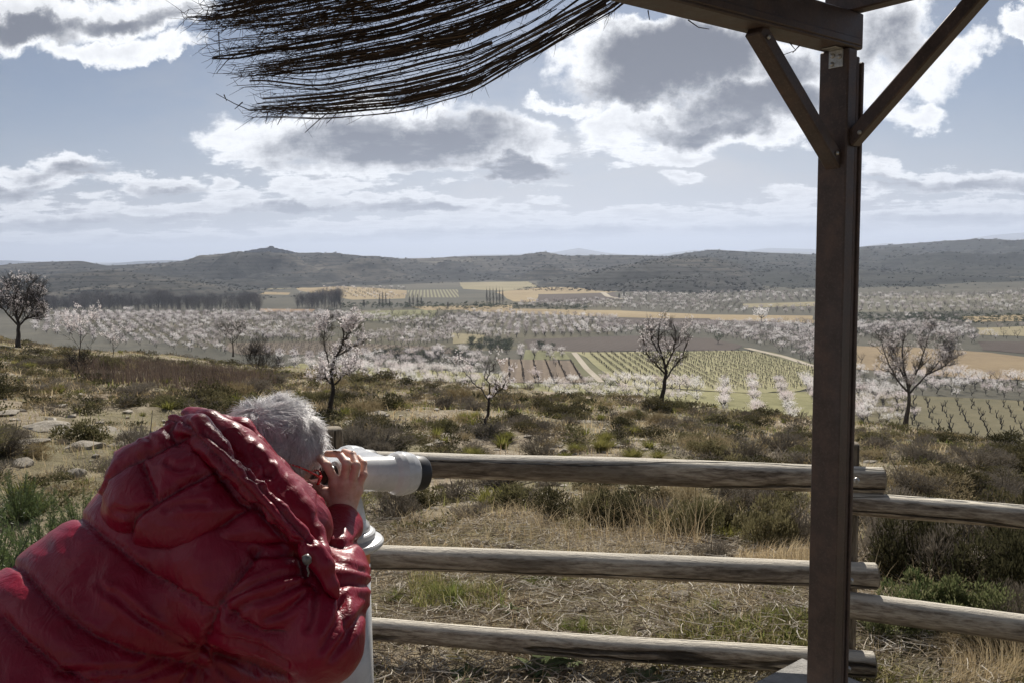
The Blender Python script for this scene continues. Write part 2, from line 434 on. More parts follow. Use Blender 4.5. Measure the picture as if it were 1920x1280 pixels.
m = Mat('hillside_soil')
p = m.pos()
n1 = m.noise(.35, 6, .6, p); n2 = m.noise(4, 8, .65, p); n3_ = m.noise(38, 6, .7, p); n4 = m.noise(1.3, 5, .6, p)
soil = m.ramp(n2, [(.25, (.13, .10, .07)), (.45, (.29, .235, .17)), (.6, (.40, .34, .25)), (.78, (.52, .46, .36))])
pebb = m.n('TexVoronoi'); pebb.inputs['Scale'].default_value = 30; m.l(p, pebb.inputs['Vector'])
soil = m.mix(m.ramp(pebb.outputs['Distance'], [(.0, (.75,)*3), (.28, (.0,)*3)]), soil, (.50, .45, .37))
grassm = m.ramp(n1, [(.42, (0,)*3), (.56, (1,)*3)])
green = m.ramp(n4, [(.3, (.12, .105, .055)), (.6, (.19, .17, .08)), (.8, (.25, .22, .13))])
col = m.mix(m.math('MULTIPLY', grassm, .75), soil, green)
rockm = m.ramp(m.noise(.22, 7, .68, m.pos((1, 2.2, 1))), [(.58, (0,)*3), (.66, (1,)*3)])
rock = m.ramp(n3_, [(.3, (.28, .25, .21)), (.7, (.47, .44, .39))])
col = m.mix(m.math('MULTIPLY', rockm, .8), col, rock)
# damp dark litter
col = m.mix(m.math('MULTIPLY', m.ramp(m.noise(.9, 8, .7, p), [(.5, (0,)*3), (.7, (1,)*3)]), .45), col, (.075, .06, .045))
b1 = m.bump(n3_, .9, .03); b2 = m.bump(n2, .8, .08, b1)
m.pbsdf(col, .95, b2, spec=.15)
hill_mat = m.m
g = obj('ground', mesh('ground', Vg, [Fg], True), hill_mat); tag(g, kind='structure')

# ------------------------------------------------------------------ valley floor, one sheet to the horizon, and the fields laid on it
def floor_mat(name, c1, c2, scale=.03, rows=None, rc=None, rw=.5, grain=.35, rough=.95, rowscale=1.0):
    m = Mat(name); p = m.pos()
    a = m.noise(scale, 6, .6, p); b = m.noise(grain, 5, .7, p)
    f = m.math('ADD', m.math('MULTIPLY', a, .6), m.math('MULTIPLY', b, .4))
    c = m.ramp(f, [(.36, c1), (.64, c2)])
    if rows is not None:
        ang, step = rows
        mp = m.n('Mapping'); m.l(p, mp.inputs[0]); mp.inputs['Rotation'].default_value = (0, 0, -ang)
        sp = m.n('SeparateXYZ'); m.l(mp.outputs[0], sp.inputs[0])
        s = m.math('SINE', m.math('ADD', m.math('MULTIPLY', sp.outputs[0], 2*math.pi/step), m.math('MULTIPLY', b, 1.2)))
        f2 = m.ramp(m.math('MULTIPLY_ADD', s, .5, .5), [(rw-.18, (0,)*3), (rw+.18, (1,)*3)])
        c = m.mix(m.math('MULTIPLY', f2, rowscale), c, rc)
    m.pbsdf(c, rough, m.bump(b, .6, .3), spec=.1)
    return m.m
far = 24000
base_c = floor_mat('valley_soil', (.055, .056, .042), (.11, .10, .075), .012)
Vf = np.array([[-far, 60, ZV], [far, 60, ZV], [far, far, ZV], [-far, far, ZV]], float)
# a grid so shading stays smooth near to far
gx = np.concatenate([-np.geomspace(far, 60, 30), np.linspace(-50, 50, 5), np.geomspace(60, far, 30)]); gy = np.concatenate([[-far, -2000, -200], np.geomspace(40, far, 60)])
GX, GY = np.meshgrid(gx, gy); Vf = np.stack([GX, GY, np.full_like(GX, ZV)], -1).reshape(-1, 3)
ii = np.arange(len(Vf)).reshape(GX.shape); Ff = np.stack([ii[:-1, :-1], ii[:-1, 1:], ii[1:, 1:], ii[1:, :-1]], -1).reshape(-1, 4)
tag(obj('valley_floor', mesh('valley_floor', Vf, [Ff], True), base_c), kind='structure')

_lay = [0]
def densify(poly, n=6):
    """photo outline -> slightly wavy ground outline"""
    poly = np.array(poly, float); out = []
    for i in range(len(poly)):
        a, b = poly[i], poly[(i+1) % len(poly)]
        for k in range(n): out.append(a+(b-a)*k/n)
    return np.array(out)
FIELDS = []
def field(name, px, mat, z=0.0):
    _lay[0] += 1; zz = ZV+.006*_lay[0]
    q = densify(px); W_ = onz(q[:, 0], q[:, 1], zz)
    cc = W_.mean(0); dd = W_-cc; k = 1+.05*(vnoise(np.arange(len(W_))*.7, np.full(len(W_), _lay[0]*3.1), 5)-.5)
    W_ = cc+dd*k[:, None]; W_[:, 2] = zz
    import mathutils
    tri = mathutils.geometry.tessellate_polygon([[Vector(v) for v in W_]])
    tri = np.array([t for t in tri]);
    # face up
    n = np.cross(W_[tri[:, 1]]-W_[tri[:, 0]], W_[tri[:, 2]]-W_[tri[:, 0]])
    tri[n[:, 2] < 0] = tri[n[:, 2] < 0][:, ::-1]
    tag(obj(name, mesh(name, W_, [tri]), mat), kind='structure')
    FIELDS.append((name, W_)); return W_
YEL = floor_mat('stubble', (.24, .18, .10), (.36, .28, .16), .02)
YEL2 = floor_mat('pale_stubble', (.21, .18, .10), (.30, .26, .16), .02)
GRN = floor_mat('winter_grass', (.12, .125, .06), (.23, .22, .11), .04)
OLV = floor_mat('olive_turf', (.10, .10, .05), (.17, .16, .085), .03)
DRK = floor_mat('ploughed_soil', (.055, .042, .036), (.085, .066, .055), .03, (.35, 2.6), (.11, .088, .072), .6, rowscale=.5)
BRN = floor_mat('brown_soil', (.12, .095, .07), (.18, .145, .105), .03, (.2, 3.2), (.085, .065, .05), .6, rowscale=.6)
ORC = floor_mat('orchard_soil', (.050, .047, .032), (.125, .11, .066), .04)
GRY = floor_mat('fallow', (.07, .068, .055), (.14, .13, .10), .03)
VINE_G = floor_mat('vineyard_grass', (.23, .22, .11), (.36, .325, .185), .05)
# far to near
field('field', [(60, 585), (660, 583), (960, 562), (1160, 560), (1160, 640), (960, 655), (660, 660), (0, 640)], ORC)
field('field', [(-400, 600), (100, 590), (330, 640), (300, 700), (-400, 720)], GRY)
field('field', [(505, 532), (548, 530), (545, 541), (500, 543)], YEL2)
field('field', [(552, 533), (700, 540), (765, 545), (760, 560), (660, 562), (560, 545)], YEL)
field('field', [(820, 520), (905, 519), (895, 528), (825, 530)], YEL2)
field('field', [(765, 544), (858, 543), (860, 558), (764, 558)], floor_mat('young_vineyard', (.20, .19, .12), (.26, .24, .15), .03, (.1, 3.4), (.10, .09, .06), .5))
field('field', [(860, 530), (990, 528), (1010, 538), (950, 546), (868, 542)], YEL2)
field('field', [(930, 548), (1010, 540), (1130, 533), (1262, 533), (1250, 541), (1150, 548), (1010, 566), (960, 566)], YEL)
field('field', [(1010, 552), (1150, 549), (1165, 560), (1080, 566), (1005, 566)], DRK)
field('field', [(470, 547), (545, 549), (540, 553), (470, 552)], YEL)
field('field', [(485, 579), (590, 580), (585, 585), (487, 585)], floor_mat('reddish_stubble', (.26, .17, .11), (.34, .25, .16), .02))
field('field', [(660, 584), (820, 580), (815, 596), (700, 602), (655, 598)], GRN)
field('field', [(770, 575), (960, 572), (960, 579), (800, 582)], YEL)
field('field', [(870, 577), (1150, 582), (1330, 590), (1525, 592), (1530, 606), (1330, 600), (1140, 594), (880, 584)], YEL)
field('field', [(1390, 570), (1530, 566), (1530, 574), (1400, 577)], YEL2)
field('field', [(1150, 596), (1330, 597), (1350, 606), (1280, 613), (1160, 608)], DRK)
field('field', [(1590, 548), (1920, 540), (2200, 538), (2200, 546), (1920, 550), (1600, 556)], GRY)
field('field', [(1600, 556), (1920, 551), (2200, 548), (2200, 580), (1920, 582), (1600, 586)], floor_mat('far_orchard_soil', (.08, .08, .06), (.17, .155, .11), .012))
field('field', [(1800, 594), (1920, 590), (2200, 588), (2200, 600), (1920, 602), (1810, 604)], YEL)
field('field', [(1830, 615), (1920, 612), (2200, 610), (2200, 630), (1920, 630), (1840, 628)], YEL2)
field('field', [(1835, 640), (1920, 640), (2200, 640), (2200, 664), (1920, 662), (1845, 656)], DRK)
field('field', [(1600, 648), (1700, 650), (1850, 660), (1920, 668), (2200, 680), (2200, 725), (1920, 712), (1780, 706), (1600, 690)], floor_mat('dry_brown_field', (.21, .155, .09), (.29, .22, .13), .02))
field('field', [(430, 642), (620, 640), (850, 652), (860, 662), (700, 664), (450, 664), (420, 655)], BRN)
field('field', [(845, 624), (910, 628), (905, 642), (850, 644)], YEL2)
field('field', [(985, 636), (1200, 629), (1330, 634), (1395, 648), (1372, 658), (1250, 656), (1060, 660), (990, 656)], DRK)
field('field', [(985, 655), (1080, 659), (1095, 672), (980, 676)], GRN)
field('field', [(930, 672), (1085, 676), (1118, 716), (950, 716)], floor_mat('bare_vineyard', (.16, .12, .085), (.22, .17, .12), .03, (-.03, 4.2), (.11, .085, .065), .55, rowscale=.5))
field('field', [(1060, 660), (1085, 660), (1160, 722), (1105, 722)], OLV)
VINEYARD = field('vineyard_ground', [(1085, 660), (1290, 658), (1395, 657), (1440, 664), (1535, 690), (1545, 716), (1500, 732), (1400, 736), (1165, 722)], VINE_G)
field('field', [(1390, 650), (1450, 660), (1560, 690), (1570, 704), (1540, 692), (1430, 664)], OLV)
field('field', [(940, 716), (1165, 723), (1400, 737), (1560, 732), (1600, 790), (1600, 900), (800, 900), (600, 760), (480, 700), (560, 680), (940, 700)], floor_mat('near_orchard_turf', (.17, .165, .075), (.30, .28, .14), .05))
field('field', [(1590, 735), (1760, 742), (2100, 760), (2200, 900), (1590, 900)], floor_mat('stump_vineyard_turf', (.115, .105, .06), (.18, .155, .09), .06))
# pale farm track by the vineyard
def track(px, width=3.0, name='path'):
    _lay[0] += 1; zz = ZV+.006*_lay[0]
    q = densify(px, 5)[:-5]; Wc = onz(q[:, 0], q[:, 1], zz); t = np.gradient(Wc, axis=0); n = nrm(np.stack([-t[:, 1], t[:, 0], 0*t[:, 0]], -1))
    V = np.stack([Wc+n*width/2, Wc-n*width/2], 1).reshape(-1, 3); i = np.arange(len(V)).reshape(-1, 2)
    F = np.stack([i[:-1, 0], i[:-1, 1], i[1:, 1], i[1:, 0]], -1)
    tag(obj(name, mesh(name, V, [F]), floor_mat('track_dust', (.36, .31, .24), (.45, .40, .32), .1)), kind='structure')
track([(1076, 660), (1100, 690), (1135, 722)], 2.0)
track([(1400, 652), (1470, 668), (1560, 697)], 2.6)
track([(1130, 548), (1140, 556), (1175, 562)], 5)

# ------------------------------------------------------------------ hills
HV = []
def hill(name, ridge, foot, Yr, Yf, mat, rough=1.0, seed=1, back=1.35, nstep=70):
    """ridge / foot: photo outlines of crest and foot; Yr, Yf the distances of crest and foot"""
    ridge = np.array(ridge, float); x = np.linspace(ridge[0, 0], ridge[-1, 0], 420)
    ry = np.interp(x, ridge[:, 0], ridge[:, 1])
    R3 = P(x, ry, Yr(x) if callable(Yr) else np.full_like(x, Yr))
    foot = np.array(foot, float); fy = np.interp(x, foot[:, 0], foot[:, 1])
    F3 = onz(x, fy, ZV)
    t = np.linspace(0, 1, nstep)
    X = F3[None, :, 0]*(1-t[:, None])+R3[None, :, 0]*t[:, None]; Y = F3[None, :, 1]*(1-t[:, None])+R3[None, :, 1]*t[:, None]
    hgt = (R3[:, 2]-ZV)[None, :]
    prof = t[:, None]**1.25
    gul = fbm(X*.006, Y*.004, 5, seed)-.5; gul2 = fbm(X*.022, Y*.012, 4, seed+7)-.5
    w_ = np.sin(t*math.pi)[:, None]
    ridge_ = 1-np.abs(2*fbm(X*.009, Y*.0035, 4, seed+20)-1)
    Z = ZV-.5+hgt*prof+rough*hgt*w_*(gul*1.1+gul2*.45-(ridge_-.75)*.9)
    small = (fbm(X*.05, Y*.05, 3, seed+3)-.5)*1.6*rough
    Z = Z+small*np.minimum(1, t*4)[:, None]
    # terraces cut into the slope
    st = 3.2*max(1, rough); ph = Z/st; fr = ph-np.floor(ph); Zt = (np.floor(ph)+np.clip((fr-.55)/.45, 0, 1))*st
    tm = np.clip((fbm(X*.003, Y*.003, 3, seed+11)-.40)*6, 0, 1)*.8
    Z = Z*(1-tm)+Zt*tm
    # back slope
    tb = np.linspace(0, 1, 14)[1:]
    Xb = R3[None, :, 0]*(1+(back-1)*tb[:, None]); Yb = R3[None, :, 1]*(1+(back-1)*tb[:, None]); Zb = Z[-1][None, :]-(Z[-1][None, :]-ZV+2)*tb[:, None]**1.2
    V = np.stack([np.concatenate([X, Xb]), np.concatenate([Y, Yb]), np.concatenate([Z, Zb])], -1)
    i = np.arange(V.shape[0]*V.shape[1]).reshape(V.shape[:2])
    F = np.stack([i[:-1, :-1], i[:-1, 1:], i[1:, 1:], i[1:, :-1]], -1).reshape(-1, 4)
    tag(obj(name, mesh(name, V.reshape(-1, 3), [F], True), mat), kind='structure')
    HV.append(V[:nstep])
    return V
def hill_material(name, c1, c2, c3, s=.004):
    m = Mat(name); p = m.pos()
    a = m.noise(s, 8, .62, p); b = m.noise(s*14, 6, .7, p)
    st = m.n('SeparateXYZ'); m.l(p, st.inputs[0])
    v = m.n('TexVoronoi'); v.inputs['Scale'].default_value = s*9; m.l(p, v.inputs['Vector'])
    c = m.ramp(a, [(.35, c1), (.5, c2), (.68, c3)])
    c = m.mix(m.ramp(b, [(.5, (0,)*3), (.6, (.85,)*3)]), c, (.016, .019, .016))
    # contour lines of terrace banks and dry-stone walls
    zz = m.math('ADD', st.outputs[2], m.math('MULTIPLY', a, 14.0))
    sn = m.math('SINE', m.math('MULTIPLY', zz, 2*math.pi/5.5))
    line = m.ramp(m.math('MULTIPLY_ADD', sn, .5, .5), [(.70, (0,)*3), (.95, (1,)*3)])
    msk = m.ramp(m.noise(s*1.3, 3, .5, p), [(.36, (0,)*3), (.52, (1,)*3)])
    c = m.mix(m.math('MULTIPLY', m.math('MULTIPLY', line, msk), .85), c, (.014, .016, .015))
    m.pbsdf(c, .95, m.bump(b, .8, 3.0), spec=.05)
    return m.m
HM1 = hill_material('scrub_hill', (.022, .025, .025), (.050, .049, .044), (.14, .125, .10))
HM2 = hill_material('pine_hill', (.018, .022, .020), (.032, .036, .031), (.06, .058, .048))
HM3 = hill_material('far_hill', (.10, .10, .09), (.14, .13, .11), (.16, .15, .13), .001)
hill('hills', [(-700, 480), (-200, 490), (0, 497), (80, 491), (150, 489), (200, 498), (300, 493), (345, 489), (370, 481), (430, 474), (480, 477), (530, 474), (600, 473), (660, 477), (710, 480), (760, 484), (850, 481), (970, 478), (1020, 471), (1060, 479), (1180, 478), (1300, 482), (1420, 486), (1560, 495)],
     [(-700, 575), (100, 572), (480, 556), (520, 545), (640, 538), (900, 530), (1130, 531), (1560, 540)], 1750, 0, HM1, 1.0, 3)
hill('hills', [(380, 492), (440, 478), (460, 470), (490, 465), (502, 464), (505, 461), (512, 461), (515, 464), (530, 467), (560, 474), (620, 484)], [(380, 500), (620, 500)], 2300, 0, HM1, .25, 5)
hill('hills', [(-60, 540), (40, 528), (120, 512), (210, 506), (300, 516), (420, 530), (500, 542), (560, 546)], [(-60, 580), (300, 578), (560, 556)], 1050, 0, HM1, .8, 31)
hill('hills', [(960, 534), (1060, 518), (1160, 498), (1230, 486), (1290, 480), (1340, 482), (1390, 496), (1430, 520), (1470, 541)], [(960, 545), (1200, 549), (1330, 552), (1470, 548)], 1150, 0, HM1, .8, 17)
hill('hills', [(1180, 500), (1250, 480), (1290, 473), (1340, 468), (1400, 472), (1470, 475), (1560, 478), (1640, 482), (1760, 490)], [(1180, 545), (1480, 545), (1760, 540)], 1900, 0, HM2, .8, 23)
hill('hills', [(1480, 485), (1560, 470), (1620, 462), (1700, 457), (1780, 451), (1830, 449), (1920, 451), (2100, 446), (2600, 440)], [(1480, 540), (1920, 530), (2600, 524)], 2400, 0, HM2, .7, 41)
hill('hills', [(1500, 535), (1600, 512), (1680, 503), (1740, 497), (1810, 506), (1900, 510), (2000, 502), (2600, 500)], [(1500, 546), (1920, 541), (2600, 536)], 1400, 0, HM2, .7, 47)
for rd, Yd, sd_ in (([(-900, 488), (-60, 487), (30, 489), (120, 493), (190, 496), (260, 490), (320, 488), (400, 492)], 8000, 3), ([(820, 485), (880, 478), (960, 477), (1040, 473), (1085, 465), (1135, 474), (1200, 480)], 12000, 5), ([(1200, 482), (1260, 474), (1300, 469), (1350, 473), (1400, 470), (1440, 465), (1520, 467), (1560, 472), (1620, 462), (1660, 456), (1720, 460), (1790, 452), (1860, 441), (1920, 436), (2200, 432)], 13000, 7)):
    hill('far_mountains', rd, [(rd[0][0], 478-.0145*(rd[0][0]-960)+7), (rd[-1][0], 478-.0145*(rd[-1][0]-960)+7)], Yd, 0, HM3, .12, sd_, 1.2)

# ------------------------------------------------------------------ air
HZ = (-26000, 26000, -6000, 24500, ZV-6, 400.0)
hb = MB(); x0, x1, y0, y1, z0, z1 = HZ
hb.add(np.array([(x, y, z) for x in (x0, x1) for y in (y0, y1) for z in (z0, z1)], float), np.array([[0, 1, 3, 2], [4, 6, 7, 5], [0, 4, 5, 1], [2, 3, 7, 6], [0, 2, 6, 4], [1, 5, 7, 3]]))
m = Mat('haze'); vol = m.n('VolumePrincipled'); vol.inputs['Color'].default_value = (.70, .80, 1.0, 1); vol.inputs['Density'].default_value = HAZE_D if 'HAZE_D' in globals() else .00012; vol.inputs['Anisotropy'].default_value = .25
m.l(vol.outputs[0], m.out.inputs['Volume'])
tag(hb.build('haze', m.m), kind='stuff')
# ------------------------------------------------------------------ materials of plants
def leafmat(name, stops, trans=.4, tint=None, gloss=0.0):
    m = Mat(name); r = m.rnd(); c = m.ramp(r, stops); t = c
    if tint: t = m.mix(1.0, c, tint, 'MULTIPLY')
    m.leaf(c, trans, t, gloss); return m.m
BLOSSOM = leafmat('blossom_petals', [(0, (.74, .64, .64)), (.35, (.82, .76, .76)), (.7, (.88, .86, .85)), (1, (.84, .76, .76))], .58)
BLOSSOM_FAR = leafmat('blossom_crown', [(0, (.26, .23, .22)), (.22, (.48, .43, .43)), (.45, (.72, .68, .68)), (.75, (.86, .83, .82)), (1, (.66, .60, .60))], .58)
m = Mat('almond_bark'); cb = m.ramp(m.noise(12, 6, .7, m.coord('Object', (1, 1, .3))), [(.35, (.022, .018, .015)), (.65, (.07, .058, .05))])
m.pbsdf(cb, .9, m.bump(m.noise(40, 4, .7, m.coord('Object', (1, 1, .25))), .8, .01), spec=.2); BARK = m.m
OLIVE = leafmat('olive_leaves', [(0, (.05, .06, .04)), (.5, (.09, .105, .07)), (1, (.13, .15, .10))], .25)
m = Mat('bare_twigs'); m.leaf(m.ramp(m.rnd(), [(0, (.045, .038, .034)), (.5, (.075, .064, .058)), (1, (.11, .095, .085))]), .05); TWIG = m.m

def crown_tree(seed, Hh=4.2, Rr=2.2, nb=300, leafsize=.2, dense=1.0, limbs=6):
    """small orchard tree: (trunk V,F) and (crown V,F)"""
    g = np.random.default_rng(seed)
    th = Hh*g.uniform(.22, .3); lean = g.normal(size=2)*.18
    base = np.array([0, 0, 0.]); fork = np.array([lean[0], lean[1], th])
    pl = [np.array([base, base*.5+fork*.5+np.array([*g.normal(size=2)*.06, 0]), fork])]
    rd = [np.array([.17, .13, .12])]
    tips = []
    for i in range(limbs):
        a = i/limbs*2*math.pi+g.uniform(-.4, .4); r = Rr*g.uniform(.55, .95); z = Hh*g.uniform(.62, .9)
        e = np.array([math.cos(a)*r, math.sin(a)*r, z]); mid = fork*.5+e*.5+np.array([math.cos(a), math.sin(a), -.6])*.22*Rr*.5
        pl.append(np.array([fork, mid, e])); rd.append(np.array([.08, .05, .02])); tips.append((mid, e))
    tv, tf = tubes(np.array(pl), np.array(rd), 5)
    cen = []
    for mid, e in tips:
        for k in range(7):
            t = g.uniform(.35, 1.12); cen.append(mid*(1-t)+e*t+g.normal(size=3)*.33*Rr*.5)
    for k in range(6): cen.append(fork+np.array([*g.normal(size=2)*Rr*.3, Hh*g.uniform(.35, .68)]))
    cen = np.array(cen); ci = g.integers(0, len(cen), nb)
    C = cen[ci]+g.normal(size=(nb, 3))*Rr*.125*dense; C[:, 2] = np.maximum(C[:, 2], th*.8)
    V, F = leaves(C, g.normal(size=(nb, 3)), leafsize*g.uniform(.6, 1.3, nb), leafsize*.42, g)
    return (tv, tf), (V, F)
NEAR_T = [crown_tree(100+i, 3.9+.25*(i % 4), 1.9+.15*(i % 3), 520, .19) for i in range(6)]
FAR_T = [crown_tree(200+i, 4.0+.2*(i % 3), 2.0, 84, .42, .95, 4) for i in range(6)]

def inpoly(pts, poly):
    x, y = pts[:, 0], pts[:, 1]; c = np.zeros(len(pts), bool); n = len(poly)
    for i in range(n):
        x1, y1 = poly[i]; x2, y2 = poly[(i+1) % n]
        cr = ((y1 > y) != (y2 > y)) & (x < (x2-x1)*(y-y1)/((y2-y1) if y2 != y1 else 1e-9)+x1); c ^= cr
    return c
# orchards: (photo outline on the valley floor, row angle, row step, tree step, scale, share of trees in blossom, jitter)
ORCH = [
 ([(560, 690), (760, 690), (960, 716), (1310, 722), (1310, 762), (1060, 762), (800, 745), (600, 725)], 80, 5.38, 4.37, .98, .97, .5),
 ([(1310, 716), (1530, 716), (1640, 740), (1640, 800), (1560, 800), (1310, 778)], 14.3, 7.2, 2.9, .80, 1., .15),
 ([(500, 664), (960, 666), (960, 700), (760, 712), (520, 700)], 75, 5.46, 5.04, .95, .8, .8),
 ([(955, 655), (1070, 660), (1075, 676), (950, 672)], 0, 5.04, 4.20, .95, .95, .4),
 ([(985, 676), (1060, 678), (1070, 690), (985, 690)], 0, 10.08, 4.20, .7, .9, .4),
 ([(1590, 690), (1760, 700), (1990, 720), (1990, 752), (1760, 744), (1590, 738)], 68, 5.88, 4.87, .95, .85, .5),
 ([(1600, 735), (1680, 742), (1730, 800), (1600, 800)], 62, 5.46, 3.86, .95, .95, .4),
 ([(1590, 636), (1850, 640), (1800, 662), (1590, 655)], 40, 5.46, 4.70, .95, .85, .5),
 ([(1330, 606), (1530, 606), (1700, 615), (1830, 636), (1600, 634), (1620, 700), (1530, 686), (1440, 655), (1390, 640), (1320, 628)], 35, 6.05, 4.87, .92, .8, .5),
 ([(960, 590), (1150, 596), (1160, 610), (1280, 614), (1330, 606), (1320, 630), (1190, 627), (980, 632), (930, 640), (860, 625), (640, 600), (660, 594)], 50, 6.05, 5.21, .9, .8, .7),
 ([(60, 588), (640, 588), (720, 602), (860, 622), (860, 640), (780, 652), (620, 640), (430, 640), (420, 655), (460, 668), (250, 650), (60, 622)], 62, 5.88, 5.21, .95, .86, .8),
 ([(640, 602), (980, 590), (960, 600), (860, 612)], 50, 7.14, 5.88, .8, .5, 1.),
 ([(350, 618), (640, 636), (600, 642), (430, 642), (330, 634)], 62, 6.72, 5.88, .9, .5, 1.),
 ([(990, 566), (1160, 562), (1390, 566), (1400, 580), (1530, 576), (1530, 588), (1330, 588), (1150, 580), (960, 576)], 70, 7.56, 5.88, .9, .7, .8),
 ([(1160, 552), (1530, 549), (1530, 565), (1390, 568), (1170, 562)], 70, 9.24, 6.72, .95, .65, 1.),
 ([(1590, 554), (1990, 545), (1990, 562), (1590, 566)], 75, 10.92, 6.72, 1., .75, 1.5),
 ([(1590, 570), (1990, 566), (1990, 586), (1830, 588), (1590, 586)], 75, 7.98, 6.30, .95, .7, 1.),
 ([(1590, 590), (1800, 592), (1800, 602), (1590, 602)], 75, 7.98, 5.88, .8, .35, 1.),
 ([(1590, 606), (1820, 610), (1830, 634), (1590, 632)], 60, 6.30, 5.21, .9, .7, .7),
 ([(1690, 624), (1990, 632), (1990, 639), (1700, 633)], 75, 6.30, 5.21, .9, .8, .5),
 ([(1850, 612), (1990, 611), (1990, 620), (1850, 618)], 75, 7.56, 5.71, .9, .7, .6),
 ([(840, 596), (960, 590), (1150, 598), (1165, 612), (1180, 628), (980, 634), (930, 640), (860, 622)], 50, 6.2, 5.4, .95, .9, .6),
 ([(1330, 608), (1530, 606), (1530, 684), (1440, 654), (1395, 642), (1330, 628)], 35, 6.2, 5.2, .85, .95, .4),
 ([(640, 590), (860, 584), (960, 588), (860, 600), (700, 604)], 50, 8, 6, .8, .5, 1.),
 ([(100, 590), (640, 590), (700, 600), (500, 604), (100, 602)], 70, 6, 5.5, .9, .95, 1.),
 ([(550, 552), (700, 546), (765, 556), (720, 562)], 75, 7.56, 7.56, .8, .5, 1.),
 ([(600, 540), (760, 540), (760, 545), (600, 546)], 75, 10.08, 10.08, .9, .6, 2.),
]
TP = []; TS = []; TK = []
for k, (poly, ang, rs, ts, sc, bloom, jit) in enumerate(ORCH):
    q = np.array(poly, float); Wp = onz(q[:, 0], q[:, 1], ZV)[:, :2]
    a = R_(ang); ux = np.array([math.cos(a), -math.sin(a)]); uy = np.array([math.sin(a), math.cos(a)])   # rows run along uy
    pu = Wp@ux; pv = Wp@uy
    gu, gv = np.meshgrid(np.arange(pu.min(), pu.max(), rs), np.arange(pv.min(), pv.max(), ts))
    g = np.random.default_rng(k); pts = (gu.ravel()[:, None]*ux+gv.ravel()[:, None]*uy)+g.normal(size=(gu.size, 2))*jit*.6
    pts = pts[inpoly(pts, Wp)]
    # gaps and thin spots
    keep = (g.random(len(pts)) > .06) & (vnoise(pts[:, 0]*.013+k, pts[:, 1]*.013, 2) > .10); print(k, len(pts))
    pts = pts[keep]; TP.append(pts); TS.append(sc*(.90 if k != 1 else 1.0)*g.uniform(.6, 1.12, len(pts)))
    blm = np.where(g.random(len(pts)) < bloom, 0, 1)
    blm = np.where((vnoise(pts[:, 0]*.02, pts[:, 1]*.016+k, 8) > .74) & (bloom < .9), 1, blm); TK.append(blm)
TP = np.concatenate(TP); TS = np.concatenate(TS); TK = np.concatenate(TK)
pos3 = np.column_stack([TP, np.full(len(TP), ZV+.1)])
order = np.argsort(TP[:, 1]/TS)
# near ones hidden by the brow of the hill are left to the far mesh: rank only what the camera sees
def visible(p, top=3.0):
    x, y = proj(p+np.array([0, 0, top])); u = p[:, 0]/p[:, 1]
    a = (CAMZ-(p[:, 2]+top))/p[:, 1]
    return (a < np.interp(u, _bu, _bt)) & (x > -40) & (x < 1960)
vis = visible(pos3)
order = order[vis[order]]
NI = 290
ind, rest = order[:NI], order[NI:]
print('orchard trees', len(order))
protos = []
for i, (t_, c_) in enumerate(NEAR_T):
    protos.append((mesh('trunk', t_[0], [t_[1]], True), mesh('crown', c_[0], [c_[1]])))
for me_, _ in protos: me_.materials.append(BARK)
for _, me_ in protos: me_.materials.append(BLOSSOM)
bare_c = []
for i in range(3):
    g = np.random.default_rng(60+i); V_, F_ = NEAR_T[i][1]; q = V_.reshape(-1, 4, 3)[:150]; V2, F2 = leaves(q[:, 0], g.normal(size=(150, 3))+[0, 0, 1.2], .5, .012, g)
    me_ = mesh('crown', V2, [F2]); me_.materials.append(TWIG); bare_c.append(me_)
g = np.random.default_rng(5)
for n_, i in enumerate(ind):
    o = empty('almond_tree', pos3[i], g.uniform(0, 6.28)); s = TS[i]*g.uniform(.95, 1.1); o.scale = (s, s, s*g.uniform(.9, 1.12))
    X, Y_ = proj(pos3[i][None]); X = X[0]
    if TK[i] == 0:
        if X < 900: lb = 'small white-blossomed almond tree in the nearest orchard, left of the vineyard'
        elif X < 1305: lb = 'white almond tree in blossom in the row under the striped vineyard'
        elif X < 1560: lb = 'almond tree in full blossom in the straight rows on bright grass beside the steel post'
        else: lb = 'blossoming almond tree in the orchard to the right of the steel post'
    else: lb = 'bare grey orchard tree standing among the blossoming almonds'
    tag(o, lb, 'tree', 'almond trees of the nearest orchards')
    k = int(g.integers(0, 6)); a_ = bpy.data.objects.new('trunk', protos[k][0]); COL.objects.link(a_); a_.parent = o
    b_ = bpy.data.objects.new('crown', protos[k][1] if TK[i] == 0 else bare_c[k % 3]); COL.objects.link(b_); b_.parent = o
mbT = MB(); mbC = MB(); mbB = MB(); 
for k in range(6):
    for kind in (0, 1):
        s_ = rest[(np.arange(len(rest)) % 6 == k) & (TK[rest] == kind)]
        rz = g.uniform(0, 6.28, len(s_)); rn = np.clip(g.normal(.50, .25, len(s_)), 0, .99)
        (tv, tf), (cv, cf) = FAR_T[k]
        add_scatter(mbT, (tv, [tf]), pos3[s_], rz, TS[s_], g.random(len(s_)))
        if kind == 0: add_scatter(mbC, (cv, [cf]), pos3[s_], rz, TS[s_], rn)
        else:
            cv2 = cv.reshape(-1, 4, 3)[:40]; v2, f2 = leaves(cv2[:, 0], np.random.default_rng(k).normal(size=(40, 3))+[0, 0, 1.5], .8, .035)
            add_scatter(mbB, (v2, [f2]), pos3[s_], rz, TS[s_], g.random(len(s_)))
